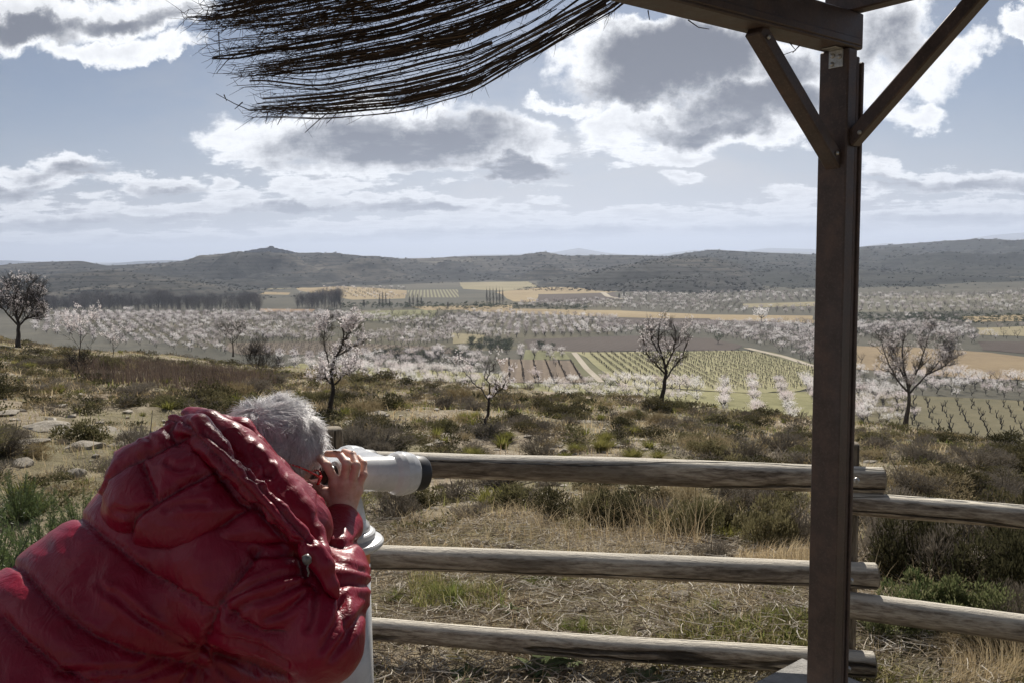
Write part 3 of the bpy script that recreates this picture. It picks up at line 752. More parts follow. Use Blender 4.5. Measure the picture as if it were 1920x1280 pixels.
# one object for the far orchards: three materials in one mesh
mball = MB(); parts = []
for mbx, mi in ((mbT, 0), (mbC, 1), (mbB, 2)):
    V_, f_, A_ = mbx.arrays(); parts.append((V_, f_, A_, mi))
Vs = []; fs = []; mis = []; n0 = 0; As = []
for V_, f_, A_, mi in parts:
    for ff in f_: fs.append(ff+n0); mis.append(np.full(len(ff), mi, np.int32))
    Vs.append(V_); As.append(A_); n0 += len(V_)
me_ = mesh('far_orchards', np.concatenate(Vs), fs, False, {'rnd': np.concatenate(As)})
for mm in (BARK, BLOSSOM_FAR, TWIG): me_.materials.append(mm)
me_.polygons.foreach_set('material_index', np.concatenate(mis))
o = bpy.data.objects.new('distant_almond_orchards', me_); COL.objects.link(o); tag(o, 'distant almond orchards in white blossom across the valley floor', 'orchard', kind='stuff')

# ------------------------------------------------------------------ bare trees along the stream, poplars, hedges
def bare_tree(seed, Hh=9, w=1.2, n=60, up=2.5, th=.03):
    g = np.random.default_rng(seed); t = g.uniform(.12, .95, n); a = g.uniform(0, 6.28, n)
    base = np.stack([g.normal(size=n)*.05*w, g.normal(size=n)*.05*w, t*Hh*.85], -1)
    L = Hh*(1-t)*.55+.8; d = nrm(np.stack([np.cos(a), np.sin(a), np.full(n, up)], -1))
    end = base+d*L[:, None]*w/1.2; mid = (base+end)/2+np.stack([np.cos(a), np.sin(a), 0*a], -1)*.12*L[:, None]
    V, F = tubes(np.stack([base, mid, end], 1), np.array([[th, th*.7, th*.25]]), 3)
    Vt, Ft = tubes(np.array([[[0, 0, 0], [.05*w, 0, Hh*.5], [0, 0, Hh]]]), np.array([[.14, .09, .02]])*Hh/9, 5)
    m2 = n*5; i = g.integers(0, n, m2); tt = g.uniform(.3, 1, m2); b2 = base[i]*(1-tt[:, None])+end[i]*tt[:, None]
    V2, F2 = leaves(b2, nrm(g.normal(size=(m2, 3))*.7+[0, 0, 1.6]), .9, .022, g, False)
    return (Vt, Ft), (np.concatenate([V, V2]), [F, F2+len(V)])
def place_bare(px, py, Hm, seed, w, up, label, name='poplar', cat='tree', group=None, mat=None):
    p = onz(px, py, ZV); (tv, tf), (cv, cf) = bare_tree(seed, Hm, w, 70, up, .035)
    o = empty(name, p); obj('trunk', mesh('trunk', tv, [tf], True), BARK, o); obj('crown', mesh('crown', cv, cf, False, {'rnd': np.full(len(cv), (seed*.37) % 1)}), mat or TWIG, o)
    tag(o, label, cat, group)
for i, (px, py, hp) in enumerate([(712, 576, 28), (718, 577, 34), (724, 576, 30), (731, 576, 18), (768, 575, 26), (775, 576, 30), (783, 575, 26), (790, 575, 22), (913, 572, 34), (919, 573, 36), (925, 573, 35), (931, 572, 36), (937, 573, 34), (943, 572, 33), (1161, 562, 12), (1170, 561, 14), (628, 573, 22), (634, 574, 26), (622, 574, 20), (683, 578, 16), (840, 580, 14), (1345, 637, 9)]):
    w_ = float(onz(px, py, ZV)[1]); hm = hp*w_/1600*1.02
    lb = ('tall bare poplar in the small clump left of the young vineyard', 'bare poplar in the clump in front of the young vineyard', 'bare poplar in the tight upright row beside the yellow field', 'small bare tree by the field track', 'bare poplar at the right end of the grey streamside wood')
    j = 0 if i < 4 else 1 if i < 8 else 2 if i < 14 else 3 if i < 16 or i > 18 else 4
    if i == 21: continue
    place_bare(px, py, hm, 300+i, .55 if i < 14 else .9, 3.2, lb[j], group='bare poplars on the valley floor')
# lone trees
def lone(px, py, hp, kind, label, seed):
    p = onz(px, py, ZV); s = hp*p[1]/1600/4.2; (tv, tf), (cv, cf) = crown_tree(seed, 4.2, 2.1, 420, .3, 1.05)
    o = empty('almond_tree' if kind == 0 else 'pine_tree', p); o.scale = (s, s, s)
    obj('trunk', mesh('trunk', tv, [tf]), BARK, o); obj('crown', mesh('crown', cv, [cf]), BLOSSOM if kind == 0 else OLIVE, o); tag(o, label, 'tree')
lone(1428, 604, 26, 0, 'big lone almond tree in blossom above the yellow strip, left of the steel post', 401)
lone(242, 588, 14, 0, 'lone white blossoming tree in front of the grey streamside wood', 402)
lone(1346, 644, 17, 1, 'small dark evergreen by the field corner above the vineyard', 403)
lone(370+740, 606, 13, 1, 'round dark tree at the far edge of the ploughed field', 404)
# olive grove (dark green small crowns)
og = []
for (x0, x1, ya, yb, n) in ((880, 960, 642, 662, 40), (700, 880, 664, 676, 36), (1010, 1040, 650, 660, 5)):
    for k in range(n): og.append((g.uniform(x0, x1), g.uniform(ya, yb)))
pr = [crown_tree(500+i, 3.6, 1.9, 300, .28, 1.1) for i in range(3)]; prm = []
for (t_, c_) in pr:
    a_ = mesh('trunk', t_[0], [t_[1]]); a_.materials.append(BARK); b_ = mesh('crown', c_[0], [c_[1]]); b_.materials.append(OLIVE); prm.append((a_, b_))
for k, (px, py) in enumerate(og):
    o = empty('olive_tree', onz(px, py, ZV), g.uniform(0, 6)); s = g.uniform(.6, .95); o.scale = (s, s, s)
    for nm, me2 in zip(('trunk', 'crown'), prm[k % 3]):
        q = bpy.data.objects.new(nm, me2); COL.objects.link(q); q.parent = o
    tag(o, 'round dark green olive tree in the small grove left of the bare vineyard', 'tree', 'olive trees of the small grove')
m = Mat('grey_bare_twigs'); m.leaf(m.ramp(m.rnd(), [(0, (.10, .092, .088)), (.5, (.17, .155, .15)), (1, (.25, .23, .22))]), .1); GTWIG = m.m
# streamside wood
mbw = MB(); mbt = MB()
for k in range(6):
    (tv, tf), (cv, cf) = bare_tree(700+k, 10, 2.2, 50, 1.8, .028)
    n = 80; px = g.uniform(-60, 490, n) if k < 5 else g.uniform(555, 640, n); n = len(px); py = g.uniform(574, 587, n) if k < 4 else g.uniform(567, 580, n)
    p = onz(px, py, ZV); s = g.uniform(.7, 1.25, n)*(.75+.5*vnoise(px*.03, py*0, 3))
    add_scatter(mbw, (tv, [tf]), p, g.uniform(0, 6, n), s, g.random(n)); add_scatter(mbw, (cv, cf), p, g.uniform(0, 6, n), s, g.random(n))
tag(mbw.build('streamside_wood', GTWIG), 'grey mass of bare trees along the stream at the foot of the hills', 'wood', kind='stuff')
# dark hedge dots and hill scrub as one mass
mbs = MB(); (tv, tf), (cv, cf) = crown_tree(801, 3.0, 1.6, 40, .6, 1.3, 4)
n = 420; px = g.uniform(640, 1100, n); py = 575+g.normal(size=n)*3+(px-640)*.008; p = onz(px, py, ZV); s = g.uniform(.35, 1.0, n)
add_scatter(mbs, (cv, [cf]), p, g.uniform(0, 6, n), s, g.random(n))
n = 500; px = g.uniform(1590, 1990, n); py = 600+g.normal(size=n)*6; p = onz(px, py, ZV); add_scatter(mbs, (cv, [cf]), p, g.uniform(0, 6, n), g.uniform(.3, .8, n), g.random(n))
mbh = MB(); sv, sf = leaves(np.random.default_rng(3).normal(size=(22, 3))*[1.1, 1.1, .6]+[0, 0, .9], np.random.default_rng(4).normal(size=(22, 3)), 1.5, .55)
for hi_, V_ in enumerate(HV[:7]):
    n = (6000, 500, 1800, 2400, 3600, 3600, 2000)[hi_]; i = (V_.shape[0]*(1-g.random(n)**1.0*.96)).astype(int)-1; j = g.integers(0, V_.shape[1], n); q = V_[i, j]; ok = vnoise(q[:, 0]*.006, q[:, 1]*.006, 2)+g.random(n)*.5 > .55; q = q[ok]+g.normal(size=(ok.sum(), 3))*[3, 3, 0]
    add_scatter(mbh, (sv, [sf]), q, g.uniform(0, 6, len(q)), g.uniform(.25, 1.0, len(q))**1.5*1.25*np.clip(q[:, 1]/1700, .6, 1.4), g.random(len(q)))
m = Mat('hill_scrub_leaves'); m.leaf((.040, .043, .038), .1); tag(mbh.build('hill_scrub', m.m), 'dark scrub dotted over the terraced hills', 'scrub', kind='stuff')
tag(mbs.build('hedgerow_scrub', OLIVE), 'dark scrub and hedges along the stream and field edges', 'hedge', kind='stuff')

# ------------------------------------------------------------------ vineyard rows
VMB = MB()
def vine_rows(polypx, pa, pb, step, vine_h=.9, dv=1.0, seed=77, thick=1.0):
    q = np.array(polypx, float); Wp = onz(q[:, 0], q[:, 1], ZV)[:, :2]
    d = (onz(pb[0], pb[1], ZV)-onz(pa[0], pa[1], ZV))[:2]; d /= np.linalg.norm(d); e = np.array([-d[1], d[0]])
    pu = Wp@e; pv = Wp@d; g = np.random.default_rng(seed)
    gu, gv = np.meshgrid(np.arange(pu.min(), pu.max(), step), np.arange(pv.min(), pv.max(), dv))
    base = gu.ravel()[:, None]*e+gv.ravel()[:, None]*d+g.normal(size=(gu.size, 2))*.10; base = base[inpoly(base, Wp)]
    base = base[g.random(len(base)) > .06]; n = len(base); hs = vine_h*g.uniform(.8, 1.25, n)
    B = np.column_stack([base, np.full(n, ZV+.006*_lay[0])])
    top = B+np.column_stack([g.normal(size=(n, 2))*.1, g.uniform(.45, .65, n)*hs]); V_, F_ = tubes(np.stack([B, (B+top)/2+g.normal(size=(n, 3))*.05, top], 1), np.array([[.08, .065, .06]])*thick, 3)
    VMB.add(V_, F_, .2)
    for j in range(6):
        al = g.normal(size=(n, 1))*.42; ac = g.normal(size=(n, 1))*.12
        en = top+np.column_stack([al*d[0]+ac*e[0], al*d[1]+ac*e[1], g.uniform(.1, .6, n)*hs])
        V_, F_ = tubes(np.stack([top, (top+en)/2, en], 1), np.array([[.05, .04, .015]])*thick, 3); VMB.add(V_, F_, .3+.05*j)
vine_rows([(1092, 663), (1290, 661), (1392, 660), (1440, 667), (1525, 692), (1535, 714), (1495, 729), (1400, 733), (1170, 719)], (1095, 660), (1166, 722), 2.7)
vine_rows([(932, 674), (1078, 678), (1112, 714), (950, 714)], (960, 680), (962, 714), 4.2, .8)
vine_rows([(430, 644), (620, 642), (850, 654), (855, 661), (700, 663), (450, 663)], (500, 645), (430, 663), 3.4, .7, 1.6, 5)
tag(VMB.build('vineyard_vines', TWIG), 'leafless vines in close rows on the striped vineyard and the brown strips', 'vines', kind='stuff')
# vine stumps, bottom right field: each one a plant
q = np.array([(1640, 752), (1990, 762), (1990, 850), (1760, 850)], float); Wp = onz(q[:, 0], q[:, 1], ZV)[:, :2]
def stump(seed):
    g = np.random.default_rng(seed); pts = [np.zeros(3), np.array([g.normal()*.1, g.normal()*.1, .45]), np.array([g.normal()*.2, g.normal()*.2, .8])]
    pl = [pts]; rd = [[.13, .10, .09]]
    for k in range(4):
        a = k*1.6+g.uniform(0, .6); pl.append([pts[2]-[0, 0, .05], pts[2]+[math.cos(a)*.25, math.sin(a)*.25, .25], pts[2]+[math.cos(a)*.38, math.sin(a)*.38, .75]]); rd.append([.07, .05, .03])
    V, F = tubes(np.array(pl), np.array(rd), 5); me2 = mesh('old_vine', V, [F], True); me2.materials.append(BARK); return me2
st = [stump(i) for i in range(4)]
gu, gv = np.meshgrid(np.arange(Wp[:, 0].min(), Wp[:, 0].max(), 4.2), np.arange(Wp[:, 1].min(), Wp[:, 1].max(), 5.0)); pts = np.column_stack([gu.ravel(), gv.ravel()]); pts = pts@np.array([[.96, .28], [-.28, .96]])+[(1-.96)*Wp[:, 0].mean()+.28*Wp[:, 1].mean(), -.28*Wp[:, 0].mean()+(1-.96)*Wp[:, 1].mean()]
pts = pts[inpoly(pts, Wp)]; p3 = np.column_stack([pts+g.normal(size=pts.shape)*.3, np.full(len(pts), ZV+.006*_lay[0])]); p3 = p3[visible(p3, 1.5)][:280]
print('stumps', len(p3))
for k, p in enumerate(p3):
    o = bpy.data.objects.new('old_vine', st[k % 4]); COL.objects.link(o); o.location = p; o.rotation_euler = (0, 0, g.uniform(0, 6)); s = g.uniform(.9, 1.5); o.scale = (s, s, s)
    tag(o, 'short dark old vine stump in the open field right of the steel post', 'vine', 'old vine stumps in the open field')
# ------------------------------------------------------------------ plants of the hillside
def ground_hit(px, py):
    """where a sight line meets the hillside"""
    d = ray(px, py); ys_ = np.concatenate([np.arange(2.5, 12, .02), np.arange(12, 70, .08)])
    q = CAMP[None]+d[None]*(ys_/d[1])[:, None]; f = q[:, 2]-H(q[:, 0], q[:, 1]); i = np.argmax(f < 0) if (f < 0).any() else len(f)-1
    return np.array([q[i, 0], q[i, 1], float(H(q[i, 0], q[i, 1]))])
def on(x, y): return np.column_stack([x, y, H(x, y)])
SHRUB = leafmat('shrub_leaves', [(0, (.05, .048, .028)), (.18, (.085, .082, .045)), (.36, (.13, .12, .07)), (.5, (.15, .135, .095)), (.64, (.19, .165, .125)), (.78, (.13, .10, .075)), (.9, (.21, .18, .10)), (1, (.12, .12, .055))], .35)
JUNI = leafmat('juniper_needles', [(0, (.07, .10, .04)), (.5, (.115, .155, .055)), (1, (.17, .20, .08))], .35, gloss=.06)
STRAW = leafmat('dry_grass', [(0, (.30, .22, .12)), (.35, (.46, .36, .21)), (.7, (.58, .48, .31)), (1, (.36, .26, .15))], .45)
GRASS = leafmat('green_grass', [(0, (.10, .135, .035)), (.4, (.17, .20, .055)), (.75, (.24, .225, .09)), (1, (.38, .32, .17))], .55)
LITTER = leafmat('dead_stems', [(0, (.14, .105, .075)), (.4, (.40, .34, .26)), (1, (.74, .69, .60))], .15)
m = Mat('limestone'); p = m.coord('Object'); cc = m.ramp(m.noise(9, 8, .7, p), [(.3, (.22, .19, .15)), (.5, (.38, .34, .28)), (.7, (.55, .51, .44))]); m.pbsdf(cc, .95, m.bump(m.noise(30, 6, .7, p), .8, .02), spec=.2); ROCK = m.m
m = Mat('ochre_stone'); p = m.coord('Object'); cc = m.ramp(m.noise(9, 8, .7, p), [(.3, (.20, .13, .06)), (.6, (.36, .26, .13))]); m.pbsdf(cc, .95, m.bump(m.noise(30, 6, .7, p), .8, .02), spec=.2); OCHRE = m.m

def bush(seed, n, L, W=.32, twig=40, flat=.75, spiky=1.0):
    """unit-radius dome of small leaves set in uneven clumps"""
    g = np.random.default_rng(seed); K = 16
    a = g.uniform(0, 6.28, K); r = np.sqrt(g.random(K))*.75; c = np.stack([np.cos(a)*r, np.sin(a)*r, g.uniform(.15, .75, K)*(1-.5*r)*flat], -1); cr = g.uniform(.2, .42, K)
    i = g.integers(0, K, n); d = nrm(g.normal(size=(n, 3))+[0, 0, .45]); rad = cr[i]*g.uniform(.35, 1.05, n)**.6
    C = c[i]+d*rad[:, None]*[1, 1, .9]; C[:, 2] = np.abs(C[:, 2])
    V, F = leaves(C, d+g.normal(size=(n, 3))*.45*spiky+[0, 0, .35*spiky], L*g.uniform(.6, 1.4, n), L*W*.5, g, True)
    out = [F]; VV = [V]; n0 = len(V)
    if twig:
        e = c[g.integers(0, K, twig)]+g.normal(size=(twig, 3))*.22+[0, 0, .12]; e[:, 2] = np.abs(e[:, 2])
        b = np.zeros((twig, 3)); b[:, :2] = e[:, :2]*.15; V2, F2 = tubes(np.stack([b, b*.4+e*.6+g.normal(size=(twig, 3))*.05, e], 1), np.array([[.022, .014, .006]]), 3); VV.append(V2); out.append(F2+n0)
    return np.concatenate(VV), out
def tussock(seed, n, L=1.0, W=.02, spread=.8, K=4, lean=.6):
    g = np.random.default_rng(seed); a = g.uniform(0, 6.28, n); r0 = g.random(n)*.25; le = L*g.uniform(.45, 1.1, n); out = g.uniform(.05, 1, n)*spread
    t = np.linspace(0, 1, K)[None, :, None]; dirv_ = np.stack([np.cos(a), np.sin(a), 0*a], -1)
    base = dirv_*r0[:, None]; Pt = base[:, None, :]+dirv_[:, None, :]*(out*le)[:, None, None]*t**1.8*lean+np.array([0, 0, 1.])*le[:, None, None]*(t-.35*t**2.4*out[:, None, None])
    side = np.stack([-np.sin(a+g.normal(size=n)*.6), np.cos(a), 0*a], -1); Wd = W*g.uniform(.6, 1.3, n)[:, None]*np.array([1, .9, .6, .08])[None, :K]
    V, F = ribbons(Pt, Wd, nrm(side)); return V, [F]

U_MAX = .66
def fan(n, y0, y1, g, pw=1.0, umin=-U_MAX, umax=U_MAX):
    t = g.random(n); y = (y0**pw+(y1**pw-y0**pw)*t)**(1/pw) if pw else y0*(y1/y0)**t
    return g.uniform(umin, umax, n)*y*1.02, y
def below_brow(x, y, m_=0.0): return y < np.interp(x/y, [-.75, -.5, -.2, 0, .25, .45, .75], [62, 58, 52, 48, 38, 27, 20])+m_

g = np.random.default_rng(21)
# --- individual shrubs: the ones that show largest
SH = []                                                     # (x, y, r, h, kind)
def px_sh(px, py, rpx, hpx, kind): q = ground_hit(px, py); k = q[1]/1600; SH.append((q[0], q[1]+rpx*k*.5, rpx*k, hpx*k, kind))
# dark mass behind the fence, centre and right
for (a, b, r_, h_, kd) in [(880, 975, 44, 40, 2), (960, 950, 50, 44, 1), (1035, 975, 48, 62, 0), (1100, 985, 40, 72, 1), (1160, 992, 56, 84, 0), (1235, 985, 44, 62, 2), (1300, 1012, 60, 96, 1), (1375, 1003, 50, 76, 0), (1440, 1030, 62, 104, 1), (1510, 1022, 54, 90, 2), (1290, 945, 50, 44, 3), (1400, 955, 60, 56, 2), (1215, 940, 50, 38, 0), (1120, 940, 46, 34, 3), (1480, 960, 50, 50, 1), (1340, 1048, 40, 40, 2),
     (1660, 1080, 80, 130, 2), (1740, 1105, 95, 150, 0), (1830, 1120, 100, 160, 2), (1910, 1130, 110, 170, 0), (1980, 1110, 110, 170, 0), (1700, 1010, 85, 95, 2), (1790, 1020, 90, 105, 0), (1880, 1030, 95, 110, 2), (1640, 985, 60, 70, 1), (1950, 1010, 95, 100, 0),
     (1740, 1180, 90, 110, 4), (1830, 1200, 95, 110, 4), (1920, 1215, 95, 120, 2), (1680, 1200, 70, 70, 4), (1650, 930, 55, 45, 3), (1730, 925, 60, 50, 2), (1810, 935, 70, 60, 0), (1900, 945, 80, 65, 2), (1760, 880, 60, 45, 2), (1850, 885, 65, 50, 2), (1920, 880, 60, 50, 0),
     (1050, 785, 42, 34, 0), (1020, 770, 26, 24, 0), (1085, 775, 26, 22, 0), (985, 812, 28, 26, 0), (1010, 810, 22, 22, 0), (1235, 772, 30, 26, 0), (1420, 800, 34, 26, 0), (1350, 798, 24, 20, 0), (1830, 815, 42, 34, 0), (1780, 830, 30, 22, 0), (1900, 840, 40, 32, 0),
     (1440, 780, 26, 20, 0), (1250, 800, 26, 18, 2), (720, 715, 26, 20, 0), (690, 722, 24, 18, 0), (660, 718, 26, 16, 1), (760, 722, 22, 16, 0), (850, 735, 26, 14, 1), (810, 728, 20, 12, 0), (240, 762, 30, 22, 0), (300, 752, 22, 14, 1), (85, 690, 26, 12, 0), (60, 662, 20, 10, 0), (110, 668, 14, 9, 0), (400, 745, 20, 12, 1),
     (1080, 850, 30, 24, 5), (1130, 848, 34, 30, 5), (1190, 866, 36, 24, 5), (1235, 862, 26, 20, 5), (1135, 830, 30, 24, 5), (1060, 862, 22, 16, 5), (740, 850, 30, 26, 0), (830, 810, 30, 24, 1), (900, 850, 34, 24, 2), (700, 860, 40, 30, 2), (1400, 870, 50, 44, 2), (1330, 860, 46, 36, 1), (1470, 850, 46, 42, 2), (1300, 830, 36, 24, 1), (950, 830, 30, 20, 5), (870, 790, 28, 20, 5),
     (740, 975, 60, 70, 2), (790, 950, 50, 50, 1), (850, 940, 46, 40, 2), (720, 900, 40, 36, 2)]:
    px_sh(a, b, r_, h_, kd)
n_fixed = len(SH)
for (a, b, r_, h_) in [(815, 1125, 26, 34), (850, 1135, 34, 42), (900, 1118, 24, 22), (1095, 1200, 26, 36), (1140, 1205, 34, 30), (1060, 1190, 22, 26), (1345, 1150, 22, 28), (1020, 1170, 24, 22), (1000, 1100, 22, 18), (1060, 1095, 22, 18), (860, 1235, 20, 20), (1420, 1210, 24, 18), (1290, 1160, 24, 16), (1480, 1170, 30, 22), (1380, 1180, 30, 22), (960, 1215, 20, 14), (1230, 1240, 20, 14), (780, 1200, 18, 20), (1480, 1120, 26, 22), (740, 1130, 24, 26)]: px_sh(a, b, r_*1.25, h_*1.25, 6)
for (a, b, r_, h_) in [(1480, 1200, 44, 22), (1400, 1215, 40, 20), (1320, 1165, 34, 16), (1270, 1210, 30, 14), (1540, 1180, 44, 26), (940, 1110, 26, 16), (1180, 1085, 34, 20), (1020, 1085, 36, 22)]: px_sh(a, b, r_, h_, 4)
while len(SH) < 294:
    x, y = fan(1, 8, 34, g, 1.2); x, y = float(x[0]), float(y[0])
    if not below_brow(x, y): continue
    rr = g.uniform(.18, .52); SH.append((x, y, rr, rr*g.uniform(.55, 1.0), int(g.choice([0, 1, 2, 3, 5], p=[.25, .2, .3, .15, .1]))))
LBL = ['dark evergreen shrub growing among the dry scrub of the hillside', 'olive-green twiggy shrub on the slope beyond the fence', 'grey-brown leafless thyme-like shrub on the hillside', 'straw-coloured dry shrub on the hillside', 'low dense green shrub with tiny leaves growing close to the fence', 'bright yellow-green cushion tussock on the slope above the top rail', 'small green grass tuft with straw tips on the stony ground under the rails']
GRP = ['dark shrubs', 'olive-green shrubs', 'grey-brown shrubs', 'straw-coloured shrubs', 'low green shrubs by the fence', 'yellow-green cushions', 'green grass tufts under the rails']
def shmat(name, stops, tr=.3):
    return leafmat(name, stops, tr)
SHM = [shmat('dark_evergreen', [(0, (.05, .05, .026)), (.5, (.085, .078, .042)), (1, (.13, .11, .06))]),
       shmat('olive_foliage', [(0, (.11, .105, .05)), (.5, (.17, .155, .08)), (1, (.23, .20, .11))]),
       shmat('grey_brown_twigs', [(0, (.13, .11, .085)), (.5, (.20, .175, .14)), (1, (.28, .245, .20))], .2),
       shmat('dry_foliage', [(0, (.22, .17, .095)), (.5, (.30, .24, .14)), (1, (.38, .32, .20))]),
       shmat('green_small_leaves', [(0, (.07, .10, .04)), (.5, (.12, .145, .06)), (1, (.20, .20, .10))], .4),
       shmat('yellow_green_cushion', [(0, (.15, .155, .04)), (.5, (.23, .22, .065)), (1, (.30, .27, .10))], .4), GRASS]
TM = {}
def shrub_mesh(kind, lod, v):
    key = (kind, lod, v)
    if key not in TM:
        n = (5200, 2200, 700)[lod]; L = (.075, .11, .17)[lod]
        if kind == 6: V_, F_ = tussock(960+v, 420, 1.0, .014, 1.1, 4, 1.3)
        elif kind == 5: V_, F_ = tussock(900+v, (1500, 800, 300)[lod], 1.0, (.010, .014, .025)[lod], 1.0, 4, .95)
        elif kind == 2: V_, F_ = bush(910+v, n, L*1.3, .14, 60, .8, 1.3)
        elif kind == 3: V_, F_ = bush(920+v, n, L*1.5, .12, 30, .8, 1.5)
        else: V_, F_ = bush(930+v+kind*10, n, L, .38, 40, .85)
        g_ = np.random.default_rng(v); me2 = mesh('shrub', V_, F_, False, {'rnd': np.repeat(g_.random(len(V_)//4+1), 4)[:len(V_)]*.45}); me2.materials.append(SHM[kind]); TM[key] = me2
    return TM[key]
for k, (x, y, r_, h_, kd) in enumerate(SH):
    szp = r_*1600/y; lod = 0 if szp > 55 else 1 if szp > 26 else 2
    o = bpy.data.objects.new('shrub' if kd < 5 else 'tussock', shrub_mesh(kd, lod, k % 3)); COL.objects.link(o)
    o.location = (x, y, float(H(x, y))-.02); o.rotation_euler = (0, 0, g.uniform(0, 6.28)); hh = 1.0 if kd >= 5 else .85
    o.scale = (r_*1.15, r_*1.05, h_/hh*1.05); tag(o, LBL[kd], 'shrub' if kd < 5 else 'tussock', GRP[kd])
# --- junipers at the left edge
jn = []
for v in range(2):
    gj = np.random.default_rng(40+v); K = 46; a = gj.uniform(0, 6.28, K); rr = np.sqrt(gj.random(K))*.8
    tip = np.stack([np.cos(a)*rr, np.sin(a)*rr, (1.05-rr*.75)*gj.uniform(.6, 1.1, K)], -1); base = tip*[.25, .25, .05]
    ts_ = gj.random((K, 150)); Pp = base[:, None]*(1-ts_[..., None])+tip[:, None]*ts_[..., None]
    off = nrm(gj.normal(size=Pp.shape))*(.13*(1.15-ts_)[..., None])*gj.random(Pp.shape[:2])[..., None]; C = (Pp+off).reshape(-1, 3); D = (nrm(off)+nrm(tip-base)[:, None]*1.1).reshape(-1, 3)
    V_, F_ = leaves(C, D, .06*gj.uniform(.6, 1.3, len(C)), .006, gj); V2, F2 = tubes(np.stack([base, (base+tip)/2+gj.normal(size=base.shape)*.03, tip], 1), np.array([[.02, .012, .004]]), 4)
    me2 = mesh('juniper', np.concatenate([V_, V2]), [F_, F2+len(V_)], False, {'rnd': np.concatenate([np.repeat(gj.random(len(C)), 4)*.6, np.zeros(len(V2))])}); me2.materials.append(JUNI); jn.append(me2)
for k, (px, py, r_, h_, lb) in enumerate([(-30, 1130, 150, 235, 'tall bright green juniper bush at the left edge behind the red jacket'), (85, 1085, 125, 190, 'bright green juniper bush beside the red jacket with its pointed shoots'), (150, 1000, 80, 100, 'small green juniper bush just behind the red jacket, by the grey boulder'), (-60, 1010, 110, 130, 'dark green juniper bush half cut off by the left edge, behind the taller one'), (35, 975, 80, 110, 'green juniper bush between the pale rocks and the taller bushes')]):
    q = ground_hit(px, py); kk = q[1]/1600; o = bpy.data.objects.new('juniper', jn[k % 2]); COL.objects.link(o); o.location = q-[0, 0, .03]; o.rotation_euler = (0, 0, k*1.3); o.scale = (r_*kk, r_*kk, h_*kk); tag(o, lb, 'juniper', 'green junipers at the left edge')
# --- scrub too dense to count
mb = [MB() for _ in range(6)]
def scr(n, y0, y1, nl, L, kinds, pk, rlo, rhi, seed, pw=1.4, hk=(.5, .9)):
    gg = np.random.default_rng(seed); x, y = fan(n, y0, y1, gg, pw); ok = below_brow(x, y, 3) & (fbm(x*.35, y*.35, 3, seed) > .40); x, y = x[ok], y[ok]
    kd = gg.choice(kinds, size=len(x), p=pk); nz = vnoise(x*.15, y*.15, 4)
    for k in set(kinds):
        for v in range(3):
            s_ = (kd == k) & (np.arange(len(x)) % 3 == v)
            if not s_.any(): continue
            if k == 5: t_ = tussock(60+v+seed, nl//2, 1.0, L*.14, 1.0, 4, .9)
            elif k in (2, 3): t_ = bush(70+v+k+seed, nl, L*1.3, .16, 10, .8, 1.3)
            else: t_ = bush(80+v+k+seed, nl, L, .38, 8, .85)
            s = gg.uniform(rlo, rhi, s_.sum()); add_scatter(mb[k], t_, on(x[s_], y[s_])-[0, 0, .02], gg.uniform(0, 6.28, s_.sum()), s, np.clip(nz[s_]*.6+gg.random(s_.sum())*.5, 0, .99), s*gg.uniform(*hk, s_.sum()))
scr(420, 5.5, 12, 420, .16, [0, 1, 2, 3, 5], [.12, .2, .38, .2, .1], .12, .28, 1)
scr(1900, 12, 28, 150, .24, [0, 1, 2, 3, 5], [.16, .2, .36, .18, .1], .13, .36, 2)
scr(3800, 28, 64, 60, .36, [0, 1, 2, 3, 5], [.18, .2, .36, .18, .08], .16, .48, 3)
fs = []; mis = []; Vs = []; As = []; n0 = 0
for k in range(6):
    if not mb[k].V: continue
    V_, f_, A_ = mb[k].arrays()
    for ff in f_: fs.append(ff+n0); mis.append(np.full(len(ff), k, np.int32))
    Vs.append(V_); As.append(A_); n0 += len(V_)
me2 = mesh('scrub', np.concatenate(Vs), fs, False, {'rnd': np.concatenate(As)})
for k in range(6): me2.materials.append(SHM[k])
me2.polygons.foreach_set('material_index', np.concatenate(mis)); print('scrub faces', len(me2.polygons))
o = bpy.data.objects.new('hillside_scrub', me2); COL.objects.link(o); tag(o, 'low mixed scrub of thyme, gorse and heath covering the hillside', 'scrub', kind='stuff')
# --- dry grass, green grass, litter
def blades(mbx, n, x, y, Lm, Wm, seed, lean=.5, K=4):
    gg = np.random.default_rng(seed); a = gg.uniform(0, 6.28, n); L = Lm*gg.uniform(.4, 1.2, n)
    t = np.linspace(0, 1, K)[None, :, None]; d = np.stack([np.cos(a), np.sin(a), 0*a], -1); ln = gg.uniform(.1, 1.2, n)*lean
    base = on(x, y); Pt = base[:, None]+d[:, None]*(L*ln)[:, None, None]*t**1.7+np.array([0, 0, 1.])*L[:, None, None]*(t-.3*ln[:, None, None]*t**2)
    s = nrm(np.stack([np.cos(a+1.57+gg.normal(size=n)*.8), np.sin(a+1.57+gg.normal(size=n)*.8), 0*a], -1)); W_ = Wm*gg.uniform(.5, 1.4, n)[:, None]*np.linspace(1, .1, K)[None]
    V, F = ribbons(Pt, W_, s); mbx.add(V, F, np.repeat(np.clip(vnoise(x*1.1, y*1.1, 5)*.5+gg.random(n)*.5, 0, .99), K*2))
ms = MB(); mg = MB(); ml = MB(); gg = np.random.default_rng(8)
